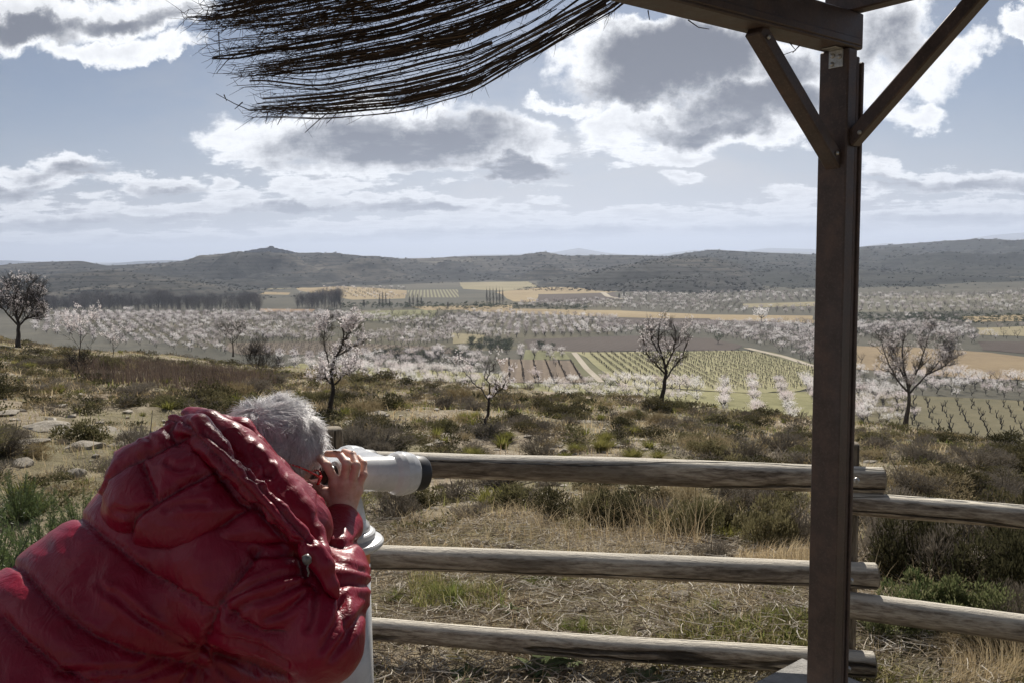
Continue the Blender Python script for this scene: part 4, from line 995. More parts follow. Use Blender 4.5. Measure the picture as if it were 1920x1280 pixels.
def patch(mbx, px0, px1, py0, py1, n, L, W_, seed, lean=.5, thr=None, sc=1.0):
    """blades between two sight directions and two distances (given by photo rows) on the slope"""
    q0 = ground_hit((px0+px1)/2, py1)[1]; q1 = ground_hit((px0+px1)/2, py0)[1]; u0, u1 = (px0-960)/1600, (px1-960)/1600
    x, y = fan(n, q0, q1, np.random.default_rng(seed), 1.5, u0, u1)
    if thr is not None: ok = fbm(x*sc, y*sc, 3, seed) > thr; x, y = x[ok], y[ok]
    blades(mbx, len(x), x, y, L, W_, seed, lean)
patch(ms, 690, 1330, 960, 1075, 3600, .15, .0018, 1, 1.5, .44, 1.8)
patch(ms, 930, 1330, 990, 1040, 300, .46, .0014, 2, 1.1)
patch(ms, 1380, 1600, 1040, 1100, 1500, .2, .002, 3, .6)
patch(ms, 1600, 1990, 960, 1150, 1300, .22, .0016, 31, 1.2, .5)
patch(ms, 640, 1600, 1075, 1330, 3600, .09, .0016, 4, 1.5, .50, 2.2)
patch(ms, 600, 1990, 1040, 1340, 2600, .10, .0012, 5, 1.8)
patch(ms, 1780, 1990, 1150, 1300, 1500, .17, .0018, 51, 1.5)
patch(ms, -100, 1990, 790, 960, 14000, .14, .004, 6, .8, .5, .8)
patch(ms, -100, 1990, 745, 800, 14000, .18, .010, 7, .8, .48, .4)
patch(mg, 640, 1600, 1080, 1330, 2600, .06, .002, 8, 1.0, .56, 1.3)
patch(mg, 1230, 1600, 1130, 1260, 6500, .06, .0035, 9, 1.1, .42, 1.3)
patch(mg, 760, 940, 1085, 1150, 1500, .11, .0022, 91, .9, .42, 1.5)
patch(mg, -100, 1990, 760, 1000, 16000, .09, .005, 10, .8, .50, .3)
patch(mg, 1600, 1990, 1150, 1330, 2600, .08, .003, 12, 1.4, .42, 1.2)
# farther grass, coarse
x, y = fan(26000, 20, 62, gg, 1.5); ok = below_brow(x, y, 2) & (fbm(x*.12, y*.12, 4, 12) > .47); x, y = x[ok], y[ok]; blades(mg, len(x), x, y, .16, .018, 13, .8, 3)
x, y = fan(26000, 16, 62, gg, 1.5); ok = below_brow(x, y, 2) & (fbm(x*.12, y*.12, 4, 12) < .53); x, y = x[ok], y[ok]; blades(ms, len(x), x, y, .18, .014, 14, .9, 3)
# dead stems lying on the soil
n = 13000; x, y = fan(n, 2.9, 6.0, gg, 1.2, -.3, .62); a = gg.uniform(0, 6.28, n); L = gg.uniform(.03, .17, n); bz = on(x, y)+[0, 0, .006]
d = np.stack([np.cos(a), np.sin(a), 0*a], -1); t = np.linspace(-.5, .5, 4)[None, :, None]; cv = gg.normal(size=(n, 1, 3))*[.03, .03, .0]
Pt = bz[:, None]+d[:, None]*L[:, None, None]*t+cv*(t**2)*4*L[:, None, None]*6+np.array([0, 0, 1.])*(gg.random((n, 1, 1))*.03+.012*gg.random((n, 4, 1)))
V_, F_ = tubes(Pt, np.full((n, 4), .0014)*gg.uniform(.6, 1.8, n)[:, None], 3); ml.add(V_, F_, np.repeat(gg.random(n), 12))
tag(ms.build('dry_grass', STRAW), 'dry straw-coloured grass on the slope beyond the fence', 'grass', kind='stuff')
tag(mg.build('green_grass', GRASS), 'short green winter grass between the stones and shrubs', 'grass', kind='stuff')
tag(ml.build('leaf_litter', LITTER), 'pale dead stems and litter lying on the ground under the fence', 'litter', kind='stuff')
# --- reddish dry reeds patch, left
mr = MB(); q0, q1 = ground_hit(330, 732)[1], ground_hit(330, 690)[1]
x, y = fan(9000, q0, q1, gg, 1, (130-960)/1600, (520-960)/1600); ok = (np.abs((x/y+.40)/.12)**2+np.abs((y-(q0+q1)/2)/(q1-q0)*2)**2 < 1.0+.3*vnoise(x, y, 1)); x, y = x[ok], y[ok]
blades(mr, len(x), x, y, .5, .010, 15, .35, 3)
REED = leafmat('dry_reeds', [(0, (.08, .058, .048)), (.5, (.14, .105, .085)), (1, (.24, .19, .155))], .3)
tag(mr.build('reed_patch', REED), 'patch of reddish-brown dry stems in the hollow on the left of the slope', 'reeds', kind='stuff')
# --- leafy rosettes under the bottom rail
def rosette(seed, n=26):
    g_ = np.random.default_rng(seed); a = np.arange(n)*2.4+g_.normal(size=n)*.2; L = .12*g_.uniform(.5, 1.1, n); t = np.linspace(0, 1, 6)[None, :, None]; d = np.stack([np.cos(a), np.sin(a), 0*a], -1)
    up = g_.uniform(.15, .8, n)[:, None, None]; Pt = d[:, None]*L[:, None, None]*t+np.array([0, 0, 1.])*L[:, None, None]*up*(t-.7*t*t)
    V, F = ribbons(Pt, (np.array([.12, .5, .9, 1, .7, .05])*.014)[None]*g_.uniform(.7, 1.2, n)[:, None], np.stack([-np.sin(a), np.cos(a), 0*a], -1)); me2 = mesh('rosette_plant', V, [F], True, {'rnd': np.repeat(g_.random(n), 12)}); return me2
ROS = leafmat('rosette_leaves', [(0, (.10, .13, .06)), (.5, (.16, .19, .10)), (1, (.23, .25, .15))], .3)
for k, (px, py, s, lb) in enumerate([(1015, 1262, 1.1, 'pale green leaf rosette under the bottom rail, the largest in the middle of the frame'), (878, 1272, .75, 'small greyish leaf rosette by the white pillar, under the bottom rail'), (1205, 1282, .9, 'leafy rosette with a yellowing leaf left of the concrete footing'), (1070, 1250, .7, 'second leaf rosette just right of the largest one'), (960, 1150, .5, 'tiny green rosette between the middle and bottom rails')]):
    me2 = rosette(k); me2.materials.append(ROS); o = bpy.data.objects.new('rosette_plant', me2); COL.objects.link(o); o.location = ground_hit(px, py)+[0, 0, .01]; o.scale = (s, s, s); tag(o, lb, 'plant', 'leaf rosettes')
# --- stones
def rock_mesh(seed, flat=.6):
    import bmesh
    g_ = np.random.default_rng(seed); bm = bmesh.new(); bmesh.ops.create_icosphere(bm, subdivisions=4, radius=1)
    V = np.array([v.co[:] for v in bm.verts]); D = nrm(g_.normal(size=(14, 3))); h = g_.uniform(.55, .95, 14)
    for d_, hh in zip(D, h): s = V@d_; V = V-np.maximum(s-hh, 0)[:, None]*d_*.92
    V += nrm(V)*((fbm(V[:, 0]*3+seed, V[:, 1]*3+V[:, 2]*2, 4, seed)-.5)*.16)[:, None]; V[:, 2] *= flat
    F = np.array([[v.index for v in f.verts] for f in bm.faces]); bm.free(); return mesh('stone', V, [F], False)
for k, (px, py, w_, hh, mt, lb) in enumerate([
   (1278, 1122, 26, 15, 0, 'grey stone lying on bare soil under the middle rail'), (1325, 1190, 20, 18, 0, 'smaller grey stone above the bottom rail left of the steel post'), (1083, 1113, 14, 8, 1, 'flat brown stone left of the ochre ones under the middle rail'), (1163, 1116, 13, 10, 1, 'squarish ochre stone under the middle rail'),
   (1184, 1130, 16, 8, 1, 'dark ochre stone in front of the squarish one'), (1178, 1146, 15, 8, 1, 'lowest of the ochre stones under the middle rail'), (1222, 1124, 14, 5, 1, 'thin flat ochre stone between the square one and the grey stone'), (1270, 1188, 10, 8, 0, 'small grey stone in the grass left of the grey one above the bottom rail'),
   (905, 1150, 9, 6, 0, 'small pale stone in the litter right of the pillar, under the middle rail'), (1440, 1118, 12, 7, 0, 'pale stone just left of the steel post under the middle rail'), (1122, 1180, 8, 5, 1, 'small brown stone between two green tufts above the bottom rail'), (1385, 1140, 9, 6, 1, 'small brown stone right of the grey stone under the middle rail'),
   (140, 895, 26, 22, 0, 'grey boulder among the junipers left of the red jacket'), (45, 872, 26, 14, 0, 'dark low boulder above the junipers at the left'),
   (75, 800, 55, 9, 0, 'long pale rock slab at the left edge of the slope'), (165, 838, 48, 12, 0, 'broken pale rock slab between the junipers and the red hood'), (120, 812, 40, 8, 0, 'pale rock slab in the middle of the left outcrop'), (190, 808, 44, 8, 0, 'flat pale rock slab nearest the red hood'), (60, 830, 34, 8, 0, 'small pale slab below the long one at the left'), (215, 838, 30, 8, 0, 'small cracked slab touching the hood outline'),
   (10, 775, 34, 6, 0, 'weathered slab cut by the left edge'), (750, 702, 12, 8, 1, 'brown boulder on the brow of the slope right of the crooked almond tree'), (1058, 742, 30, 5, 0, 'flat pale rock on the brow left of the middle almond tree'), (660, 795, 40, 5, 0, 'pale flat rocks behind the wooden fence post'), (560, 706, 40, 6, 1, 'sandy bank on the brow below the small bare bush'), (700, 775, 36, 5, 0, 'low pale outcrop right of the crooked almond trunk'), (300, 662, 40, 5, 0, 'pale bank on the brow left of the small dark tree')]):
    q = ground_hit(px, py); kk = q[1]/1600; me2 = rock_mesh(1000+k, 1.0); me2.materials.append(OCHRE if mt else ROCK); o = bpy.data.objects.new('stone', me2); COL.objects.link(o); o.location = q; o.scale = (w_*kk, w_*kk*.8, hh*kk*1.15); o.rotation_euler = (0, 0, k*.9); tag(o, lb, 'stone')
# pebbles
mp_ = MB(); pt = []
for v in range(3):
    me2 = rock_mesh(1100+v, .6); co = np.zeros(len(me2.vertices)*3); me2.vertices.foreach_get('co', co); fi = np.zeros(len(me2.polygons)*3, int); me2.loops.foreach_get('vertex_index', fi); pt.append((co.reshape(-1, 3), [fi.reshape(-1, 3)])); bpy.data.meshes.remove(me2)
import bmesh as _b
def ico(sub):
    bm = _b.new(); _b.ops.create_icosphere(bm, subdivisions=sub, radius=1); V = np.array([v.co[:] for v in bm.verts]); F = np.array([[v.index for v in f.verts] for f in bm.faces]); bm.free(); return V, F
iv, if_ = ico(1); iv = iv*(1+.25*np.random.default_rng(3).normal(size=(len(iv), 1))); iv[:, 2] *= .6
n = 3200; x, y = fan(n, 3.0, 9, gg, 1.2, -.3, .62); add_scatter(mp_, (iv, [if_]), on(x, y), gg.uniform(0, 6, n), gg.uniform(.16, 1, n)**2.2*.034, gg.random(n))
n = 1500; x, y = fan(n, 9, 40, gg, 1.2); add_scatter(mp_, (iv, [if_]), on(x, y), gg.uniform(0, 6, n), gg.uniform(.02, .10, n), gg.random(n))
tag(mp_.build('gravel', ROCK), 'scattered gravel and small stones on the slope', 'gravel', kind='stuff')

# ------------------------------------------------------------------ almond trees standing on the slope
def almond(name, label, Y, limbs, r0, seed, bloom=600, twig=1.0, spread=1.0, bsz=.022, group=None):
    """limbs: photo outlines [(px,py,dy)...] of trunk and main limbs at distance Y; finer branches grow from them"""
    g_ = np.random.default_rng(seed); mbt = MB(); mbb = MB(); mbf = MB(); B = []; base = None; Y1 = float(ground_hit(limbs[0][0][0], limbs[0][0][1]-4)[1]); r0 *= Y1/Y; bsz *= (Y1/Y)**.5; print(name, limbs[0][0][:2], Y, Y1); Y = Y1
    for li, lim in enumerate(limbs):
        q = np.array(lim, float); s = np.linspace(0, 1, 26); k = np.linspace(0, 1, len(q)); px = np.interp(s, k, q[:, 0]); py = np.interp(s, k, q[:, 1]); dy = np.interp(s, k, q[:, 2]); Wd = q[0, 3] if False else None
        # round off the corners
        for _ in range(3): px[1:-1] = (px[:-2]+px[2:]+2*px[1:-1])/4; py[1:-1] = (py[:-2]+py[2:]+2*py[1:-1])/4
        pts = P(px, py, Y+dy); pts += (np.stack([fbm(s*9, s*0+j*3.3, 3, seed+li*7+j) for j in range(3)], -1)-.5)*.09*np.minimum(1, s*5)[:, None]
        if li == 0: base = pts[0].copy(); rr = r0*(.95-.85*s)+r0*.45*np.exp(-s*14); rr = np.maximum(rr, r0*.12)
        else: rr = r0*.40*(1-.8*s)
        add_tube(mbt, pts, rr, 8); B.append((pts, rr, li))
    # recursive twigs
    cur = [(pts, rr, 0) for pts, rr, _ in B]; tips = []
    for lev, (nch, Lf) in enumerate([(13, .60), (7, .34), (5, .20)]):
        nxt = []; Pt = []; Rd = []
        for pts, rr, _ in cur:
            tot = np.linalg.norm(np.diff(pts, axis=0), axis=1).sum(); nc = int(nch*twig*(1 if lev else (.6 if pts is B[0][0] else 1))+g_.random())
            for c in range(nc):
                t = g_.uniform(.42 if (lev == 0 and pts is B[0][0]) else .22, 1.0); i = min(int(t*(len(pts)-1)), len(pts)-2); p0 = pts[i]; d0 = nrm(pts[i+1]-pts[i])
                side = g_.normal(size=3); side -= d0*np.dot(side, d0); side = nrm(side); d1 = nrm(d0*.55+side*.85*spread+np.array([0, 0, .42])); L = Lf*g_.uniform(.55, 1.25)*(1-.35*t)*Y/28
                s = np.linspace(0, 1, 7)[:, None]; cp = p0+d1*L*s+np.array([0, 0, 1.])*L*.22*s**2+(g_.normal(size=(7, 3))*.035*L).cumsum(0)*np.minimum(1, s*4); r1 = max(min(rr[i]*.6, r0*.18/(lev+1)), .003*Y/28)
                Pt.append(cp); Rd.append(r1*(1-.75*s[:, 0])); nxt.append((cp, r1*(1-.75*s[:, 0]), lev+1))
        V_, F_ = tubes(np.array(Pt), np.array(Rd), 4); mbb.add(V_, F_); cur = nxt; tips += [(c[0]) for c in nxt if lev >= 1]
    o = empty(name, base)
    mbt.build('trunk', BARK, o, True, base); mbb.build('branches', BARK, o, False, base)
    if bloom:
        ii = g_.integers(0, len(tips), bloom); tt = g_.uniform(.15, 1, bloom); C = np.array([tips[i][min(int(t*6), 6)] for i, t in zip(ii, tt)])
        # patchy: more blossom where the noise is high
        w_ = fbm(C[:, 0]*2.2+seed, C[:, 2]*2.2, 2, seed); C = C[w_ > .40]; C = np.repeat(C, 5, 0)+g_.normal(size=(len(C)*5, 3))*bsz*1.0; V_, F_ = leaves(C, g_.normal(size=C.shape), bsz*1.5, bsz*.7, g_)
        mbf.add(V_, F_, np.repeat(g_.random(len(C)), 4)); mbf.build('blossoms', BLOSSOM, o, False, base)
    tag(o, label, 'tree', group); return o
def gy(px, py): return float(ground_hit(px, py)[1])
almond('almond_tree', 'crooked almond tree with white blossom at its top, left of centre behind the bent person', 29, [
  [(617, 780, 0), (620, 745, 0), (628, 720, .1), (618, 695, 0), (628, 668, 0), (645, 640, .1), (640, 610, 0), (632, 588, 0)], [(628, 720, 0), (640, 705, -.4), (655, 698, -.8), (668, 690, -1)], [(628, 668, 0), (650, 660, .5), (668, 640, .9), (672, 610, 1.2)], [(620, 695, 0), (612, 670, .3), (607, 640, .5), (610, 605, .6)], [(643, 640, 0), (655, 625, -.5), (662, 605, -.8)], [(624, 720, 0), (608, 708, .4), (600, 702, .5)]], .085, 11, 1500, 1.0)
almond('almond_tree', 'small nearly bare almond tree with forked trunk between the crooked and the middle almond trees', 24, [
  [(909, 808, 0), (912, 780, 0), (918, 755, 0), (920, 735, .1), (915, 715, 0), (905, 700, 0)], [(918, 752, 0), (900, 728, .3), (882, 710, .5), (866, 690, .6), (860, 676, .6)], [(919, 745, 0), (932, 738, -.3), (945, 722, -.4), (952, 700, -.5)], [(912, 712, 0), (925, 690, .3), (930, 670, .4)]], .055, 12, 260, .62)
almond('almond_tree', 'middle almond tree with thin dark crown and sparse blossom in front of the striped vineyard', 29, [
  [(1238, 768, 0), (1242, 740, 0), (1249, 712, 0), (1248, 690, 0), (1240, 668, 0), (1233, 640, 0), (1238, 605, 0)], [(1247, 712, 0), (1262, 690, .5), (1278, 668, .9), (1290, 640, 1.2), (1295, 625, 1.2)], [(1247, 700, 0), (1228, 682, -.4), (1213, 660, -.8), (1206, 635, -1)], [(1248, 690, 0), (1262, 660, -.6), (1268, 625, -1), (1262, 605, -1)], [(1240, 668, 0), (1222, 640, .8), (1218, 612, 1)]], .09, 13, 800, .95)
almond('almond_tree', 'broad almond tree full of pale blossom between the steel post and the right edge', 26, [
  [(1697, 802, 0), (1701, 775, 0), (1706, 745, 0), (1702, 722, 0), (1695, 690, 0), (1690, 650, 0), (1698, 622, 0)], [(1704, 738, 0), (1725, 715, .5), (1750, 690, .9), (1775, 660, 1.1), (1790, 635, 1.2)], [(1703, 735, 0), (1682, 712, -.5), (1665, 680, -.8), (1655, 650, -.9), (1652, 635, -.9)], [(1704, 728, 0), (1722, 690, -.7), (1735, 650, -1), (1745, 615, -1.1)], [(1700, 715, 0), (1683, 680, .7), (1675, 645, 1)], [(1735, 702, .6), (1765, 690, .3), (1785, 672, .2)]], .078, 14, 4600, 1.25)
almond('almond_tree', 'dark almond tree with round crown against the hills at the left edge', 40, [
  [(34, 655, 0), (34, 630, 0), (35, 612, 0), (30, 590, 0), (28, 560, 0), (35, 535, 0)], [(35, 612, 0), (55, 590, .8), (70, 565, 1.2), (78, 545, 1.2)], [(34, 610, 0), (15, 590, -.8), (-5, 565, -1.2), (-15, 545, -1.3)], [(34, 600, 0), (48, 570, -1), (55, 535, -1.4)], [(32, 600, 0), (15, 565, 1.2), (10, 535, 1.5)], [(45, 600, .4), (65, 592, .4), (80, 580, .5)]], .12, 15, 1100, 1.25, bsz=.03)
almond('almond_tree', 'slender pale almond sapling with faint blossom left of the reed patch', 38, [[(150, 690, 0), (148, 660, 0), (152, 630, 0), (148, 600, 0), (150, 585, 0)], [(149, 655, 0), (135, 630, .5), (132, 605, .6)], [(150, 645, 0), (166, 620, -.5), (170, 598, -.6)]], .03, 16, 500, .6, bsz=.028)
almond('almond_tree', 'thin bare sapling right of the pale blossoming sapling on the left slope', 38, [[(213, 680, 0), (212, 660, 0), (210, 640, 0), (214, 618, 0)], [(212, 660, 0), (222, 645, .4), (228, 628, .5)]], .025, 17, 160, .5, bsz=.026)
almond('almond_tree', 'tiny dark-stemmed almond tree on the brow above the reed patch', 46, [[(437, 668, 0), (437, 650, 0), (436, 636, 0), (434, 620, 0)], [(437, 645, 0), (427, 634, .3), (424, 622, .4)], [(437, 642, 0), (446, 632, -.3), (450, 622, -.3)]], .05, 18, 160, .7, bsz=.028)
almond('bare_bush', 'leafless upright bush on the brow between the reed patch and the crooked almond tree', 44, [[(484, 705, 0), (484, 690, 0), (486, 672, 0), (490, 650, 0)], [(484, 700, 0), (472, 682, .3), (467, 668, .4)], [(484, 700, 0), (496, 684, -.3), (502, 670, -.4)], [(483, 702, 0), (478, 680, .3), (478, 662, .4)], [(485, 702, 0), (505, 694, .3), (512, 686, .4)]], .035, 19, 0, .9)
almond('bare_bush', 'leafless grey bush at the left end of the reed patch', 34, [[(148, 712, 0), (146, 690, 0), (140, 665, 0)], [(148, 710, 0), (160, 690, .3), (170, 672, .4)], [(147, 710, 0), (132, 692, -.3), (126, 678, -.4)]], .03, 20, 0, .9)
# ------------------------------------------------------------------ weathered round timber
def wood_mat(name, c_dark, c_mid, c_light, ax=0):
    m = Mat(name); sc = [9.0, 9.0, 9.0]; sc[ax] = 1.5
    co = m.coord('Object', tuple(sc)); fine = list(sc); fine = [x*9 for x in sc]; co2 = m.coord('Object', tuple(fine))
    oi = m.n('ObjectInfo').outputs['Random']; sh = m.n('VectorMath', operation='ADD'); m.l(co, sh.inputs[0]); cmb = m.n('CombineXYZ'); mm = m.math('MULTIPLY', oi, 37.0)
    for i in range(3): m.l(mm, cmb.inputs[i])
    m.l(cmb.outputs[0], sh.inputs[1]); co = sh.outputs[0]
    a = m.noise(1.6, 9, .72, co, .8); b = m.noise(1.2, 7, .7, co2, .3); blot = m.noise(.55, 5, .6, co)
    f = m.math('ADD', m.math('MULTIPLY', a, .52), m.math('MULTIPLY', b, .48)); c = m.ramp(f, [(.37, c_dark), (.47, c_mid), (.57, c_light)])
    c = m.mix(m.math('MULTIPLY', m.ramp(blot, [(.48, (0,)*3), (.58, (1,)*3)]), .65), c, c_dark)
    cr = m.n('TexWave', wave_type='BANDS', bands_direction='Y' if ax == 0 else 'X'); cr.inputs['Scale'].default_value = .55; cr.inputs['Distortion'].default_value = 5.5; cr.inputs['Detail'].default_value = 4; cr.inputs['Detail Roughness'].default_value = .6; m.l(co, cr.inputs['Vector'])
    crack = m.ramp(cr.outputs['Fac'], [(.0, (1,)*3), (.05, (0,)*3)]); c = m.mix(m.math('MULTIPLY', crack, .85), c, (.02, .016, .013))
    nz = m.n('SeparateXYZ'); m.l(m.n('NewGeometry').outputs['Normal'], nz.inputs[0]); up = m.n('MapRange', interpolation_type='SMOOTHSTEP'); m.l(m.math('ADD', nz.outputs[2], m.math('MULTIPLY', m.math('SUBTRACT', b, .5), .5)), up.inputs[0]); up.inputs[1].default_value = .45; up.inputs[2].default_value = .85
    c = m.mix(m.math('MULTIPLY', up.outputs[0], .75), c, (.74, .69, .59))  # sunlit top strip put into the colour: paler wood where normals face up
    vk = m.n('TexVoronoi'); vk.inputs['Scale'].default_value = .62; m.l(co, vk.inputs['Vector']); c = m.mix(m.math('MULTIPLY', m.ramp(vk.outputs['Distance'], [(.06, (1,)*3), (.15, (0,)*3)]), .8), c, (.05, .035, .022))
    h = m.math('SUBTRACT', m.math('MULTIPLY', f, 1.0), m.math('MULTIPLY', crack, 1.2))
    m.pbsdf(c, .85, m.bump(h, 1.0, .016), spec=.2); return m.m
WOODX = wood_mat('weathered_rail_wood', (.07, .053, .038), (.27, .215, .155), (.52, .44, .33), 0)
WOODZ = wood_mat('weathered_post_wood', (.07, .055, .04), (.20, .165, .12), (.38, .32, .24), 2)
m = Mat('sawn_wood_end'); p = m.coord('Object'); c = m.ramp(m.noise(60, 5, .7, p), [(.3, (.10, .08, .055)), (.7, (.30, .25, .18))]); m.pbsdf(c, .9, m.bump(m.noise(90, 4, .7, p), .6, .004)); WEND = m.m
m = Mat('zinc_bolt'); m.pbsdf((.45, .44, .42), .4, metal=.9); ZINC = m.m
def log_between(name, p0, p1, r, mats, parent, seed, ax='X', n=90, s=28, cut=.006):
    """round timber from p0 to p1 as an object lying along its own X (or Z) axis"""
    p0 = np.array(p0, float); p1 = np.array(p1, float); L = np.linalg.norm(p1-p0)
    t = np.concatenate([[0, 0], np.linspace(0, 1, n), [1, 1]]); rad = np.ones(len(t)); rad[0] = .01; rad[-1] = .01; rad[1] = 1-cut/r; rad[-2] = 1-cut/r; tt = t.copy(); tt[2] = cut/L; tt[-3] = 1-cut/L
    an = np.arange(s)/s*2*math.pi
    TT, AA = np.meshgrid(tt, an, indexing='ij'); rr = r*(1+.05*(fbm(TT*L*2.2+seed, TT*0+seed, 3, seed)-.5)*2+.05*(fbm(np.cos(AA)*1.1+TT*L*1.5+seed, np.sin(AA)*1.1+seed, 3, seed)-.5)*2+.014*(fbm(np.cos(AA)*6+TT*L*1.1, np.sin(AA)*6+seed, 3, seed)-.5)*2)*rad[:, None]
    bx = (fbm(TT*L*.9+seed, TT*0+9, 2, seed)-.5)*.022; by = (fbm(TT*L*.9, TT*0+seed+3, 2, seed)-.5)*.022
    A = TT*L; B = rr*np.cos(AA)+bx; C = rr*np.sin(AA)+by
    V = (np.stack([A, B, C], -1) if ax == 'X' else np.stack([B, C, A], -1)).reshape(-1, 3)
    i = np.arange(len(V)).reshape(TT.shape); F = np.stack([i[:-1], np.roll(i[:-1], -1, 1), np.roll(i[1:], -1, 1), i[1:]], -1).reshape(-1, 4)
    if ax == 'X': F = F[:, ::-1]
    else: F = F
    me2 = mesh(name, V, [F], True); o = obj(name, me2, mats, parent); mi = np.zeros(len(F), np.int32); mi[:s*2] = 1; mi[-s*2:] = 1; me2.polygons.foreach_set('material_index', mi)
    d = Vector(p1-p0).normalized(); q = (Vector((1, 0, 0)) if ax == 'X' else Vector((0, 0, 1))).rotation_difference(d); o.rotation_mode = 'QUATERNION'; o.rotation_quaternion = q @ (Matrix.Rotation(seed*1.3, 4, 'X' if ax == 'X' else 'Z').to_quaternion())
    o.location = Vector(p0)-(parent.matrix_world.translation if parent else Vector()) if False else Vector(p0)
    if parent: o.location = Vector(p0)-Vector(parent.location)
    return o
def bolt(px, py, Y, parent, r=.008, nrm_=None):
    mb = MB(); c = P(px, py, Y); d = np.array(nrm_ if nrm_ is not None else (0, -1, 0), float); d /= np.linalg.norm(d)
    s = np.array([0, .2, .75, 1.0, 1.0]); rr = np.array([1.5, 1.5, 1.3, .8, .01])*r; pts = c[None]+d[None]*(s*r*.9)[:, None]; add_tube(mb, pts, rr, 12)
    o = mb.build('bolt', ZINC, parent, True, parent.location if parent else None); return o
f0 = P(620, 1300, 3.45); f0[2] = 0
fence = empty('wooden_fence', (f0[0], f0[1], 0)); tag(fence, 'weathered round-timber post and rail fence running across behind the viewer', 'fence')
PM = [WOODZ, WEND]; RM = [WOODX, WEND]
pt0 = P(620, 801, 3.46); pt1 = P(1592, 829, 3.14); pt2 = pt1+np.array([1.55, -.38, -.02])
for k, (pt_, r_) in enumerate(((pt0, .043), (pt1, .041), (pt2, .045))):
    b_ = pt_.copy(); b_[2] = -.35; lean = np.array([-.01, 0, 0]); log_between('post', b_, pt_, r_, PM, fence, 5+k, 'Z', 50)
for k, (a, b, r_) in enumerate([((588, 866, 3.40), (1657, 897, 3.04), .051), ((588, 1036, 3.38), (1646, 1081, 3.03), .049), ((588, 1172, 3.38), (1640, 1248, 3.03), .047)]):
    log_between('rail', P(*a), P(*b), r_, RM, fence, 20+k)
e2 = pt2+np.array([.06, -.12, 0])
for k, (a, z_, r_) in enumerate([((1560, 940, 3.06), .80, .040), ((1556, 1131, 3.06), .42, .049), ((1556, 1345, 3.06), .04, .046)]):
    A_ = P(*a); 
    if k == 0: B_ = P(1920, 973, 2.84)
    elif k == 1: B_ = P(1920, 1182, 2.84)
    else: B_ = P(1920, 1420, 2.84)
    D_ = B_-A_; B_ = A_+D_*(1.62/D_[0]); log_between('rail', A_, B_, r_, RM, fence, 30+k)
for (px, py, Y) in [(1606, 900, 2.985), (1614, 945, 3.01), (1595, 1088, 2.985), (1619, 1146, 3.0), (1590, 1253, 2.985)]: bolt(px, py, Y, fence, .0075, (-.35, -1, .15))

# ------------------------------------------------------------------ steel shelter
a2 = np.array([-.785, -.62, 0]); a2 /= np.linalg.norm(a2); b2 = np.array([.62, -.785, 0]); b2 -= a2*np.dot(a2, b2); b2 /= np.linalg.norm(b2); zz_ = np.array([0, 0, 1.]); AX = np.array([a2, b2, zz_])
m = Mat('rusty_brown_paint'); p = m.pos(); n_a = m.noise(14, 8, .68, p); n_b = m.noise(140, 5, .7, p); n_c = m.noise(5, 4, .6, m.pos((1, 1, .25)))
c = m.ramp(n_a, [(.30, (.048, .033, .027)), (.5, (.078, .053, .043)), (.68, (.125, .08, .06))]); c = m.mix(m.math('MULTIPLY', m.ramp(n_b, [(.52, (0,)*3), (.68, (1,)*3)]), .5), c, (.15, .11, .09)); c = m.mix(m.math('MULTIPLY', m.ramp(n_c, [(.52, (0,)*3), (.72, (1,)*3)]), .5), c, (.085, .075, .075))
m.pbsdf(c, m.ramp(n_a, [(.3, (.36,)*3), (.7, (.62,)*3)]), m.bump(n_b, .25, .002), metal=.25, spec=.5); STEEL = m.m
m = Mat('galvanised_plate'); m.pbsdf(m.ramp(m.noise(80, 4, .7, m.pos()), [(.3, (.36, .34, .30)), (.7, (.62, .60, .55))]), .4, metal=.8); GALV = m.m
Kc = P(1578, 640, 2.55); w1, w2 = .0945, .073
colc = Kc-b2*w1/2-a2*w2/2
zb = float(P(1535, 99, 2.62)[2]); zg = -.1
sh_ = empty('pergola', (colc[0], colc[1], 0)); tag(sh_, 'brown steel shelter post with braces, beams and a ragged brushwood roof', 'pergola')
OFF = np.array([colc[0], colc[1], 0])
mbx = MB()
def boxab(mb, pa0, pa1, pb0, pb1, z0, z1, bev=.003):
    """box between offsets along a2 / b2 measured from the column centre"""
    c = OFF+a2*(pa0+pa1)/2+b2*(pb0+pb1)/2; c[2] = (z0+z1)/2; rbox(mb, c, AX, (abs(pa1-pa0)/2, abs(pb1-pb0)/2, (z1-z0)/2), bev)
boxab(mbx, -w2/2+.024, w2/2, -w1/2, w1/2, zg, zb, .004)            # main section
boxab(mbx, -w2/2+.004, -w2/2+.0225, -w1/2+.002, w1/2-.003, zg, zb-.02, .003)       # second channel with the shadow gap
boxab(mbx, -w2/2-.010, -w2/2+.0025, -w1/2+.002, w1/2+.004, zg, zb-.035, .003)
mbx.build('post', STEEL, sh_, False, OFF)
mbx = MB(); boxab(mbx, -w2/2-.004, 2.6, -w1/2+.006, w1/2+.001, zb+.001, zb+.104, .004); boxab(mbx, -w2/2+.01, 2.6, w1/2-.012, w1/2+.006, zb+.010, zb+.030, .002); mbx.build('beam', STEEL, sh_, False, OFF)
zB = zb+.106
mbx = MB(); boxab(mbx, -w2/2-.002, w2/2-.02, -w1/2, 2.2, zB, zB+.075, .004); mbx.build('beam', STEEL, sh_, False, OFF)
mbx = MB(); boxab(mbx, 1.45, 1.52, .2, 2.2, zB, zB+.06, .004); mbx.build('rafter', STEEL, sh_, False, OFF)
def strut(p0, p1, wid, thick, sidevec):
    mb = MB(); d = p1-p0; L = np.linalg.norm(d); d /= L; s = sidevec-d*np.dot(sidevec, d); s /= np.linalg.norm(s); n_ = np.cross(d, s); rbox(mb, (p0+p1)/2, np.array([d, s, n_]), (L/2, wid/2, thick/2), .004); return mb
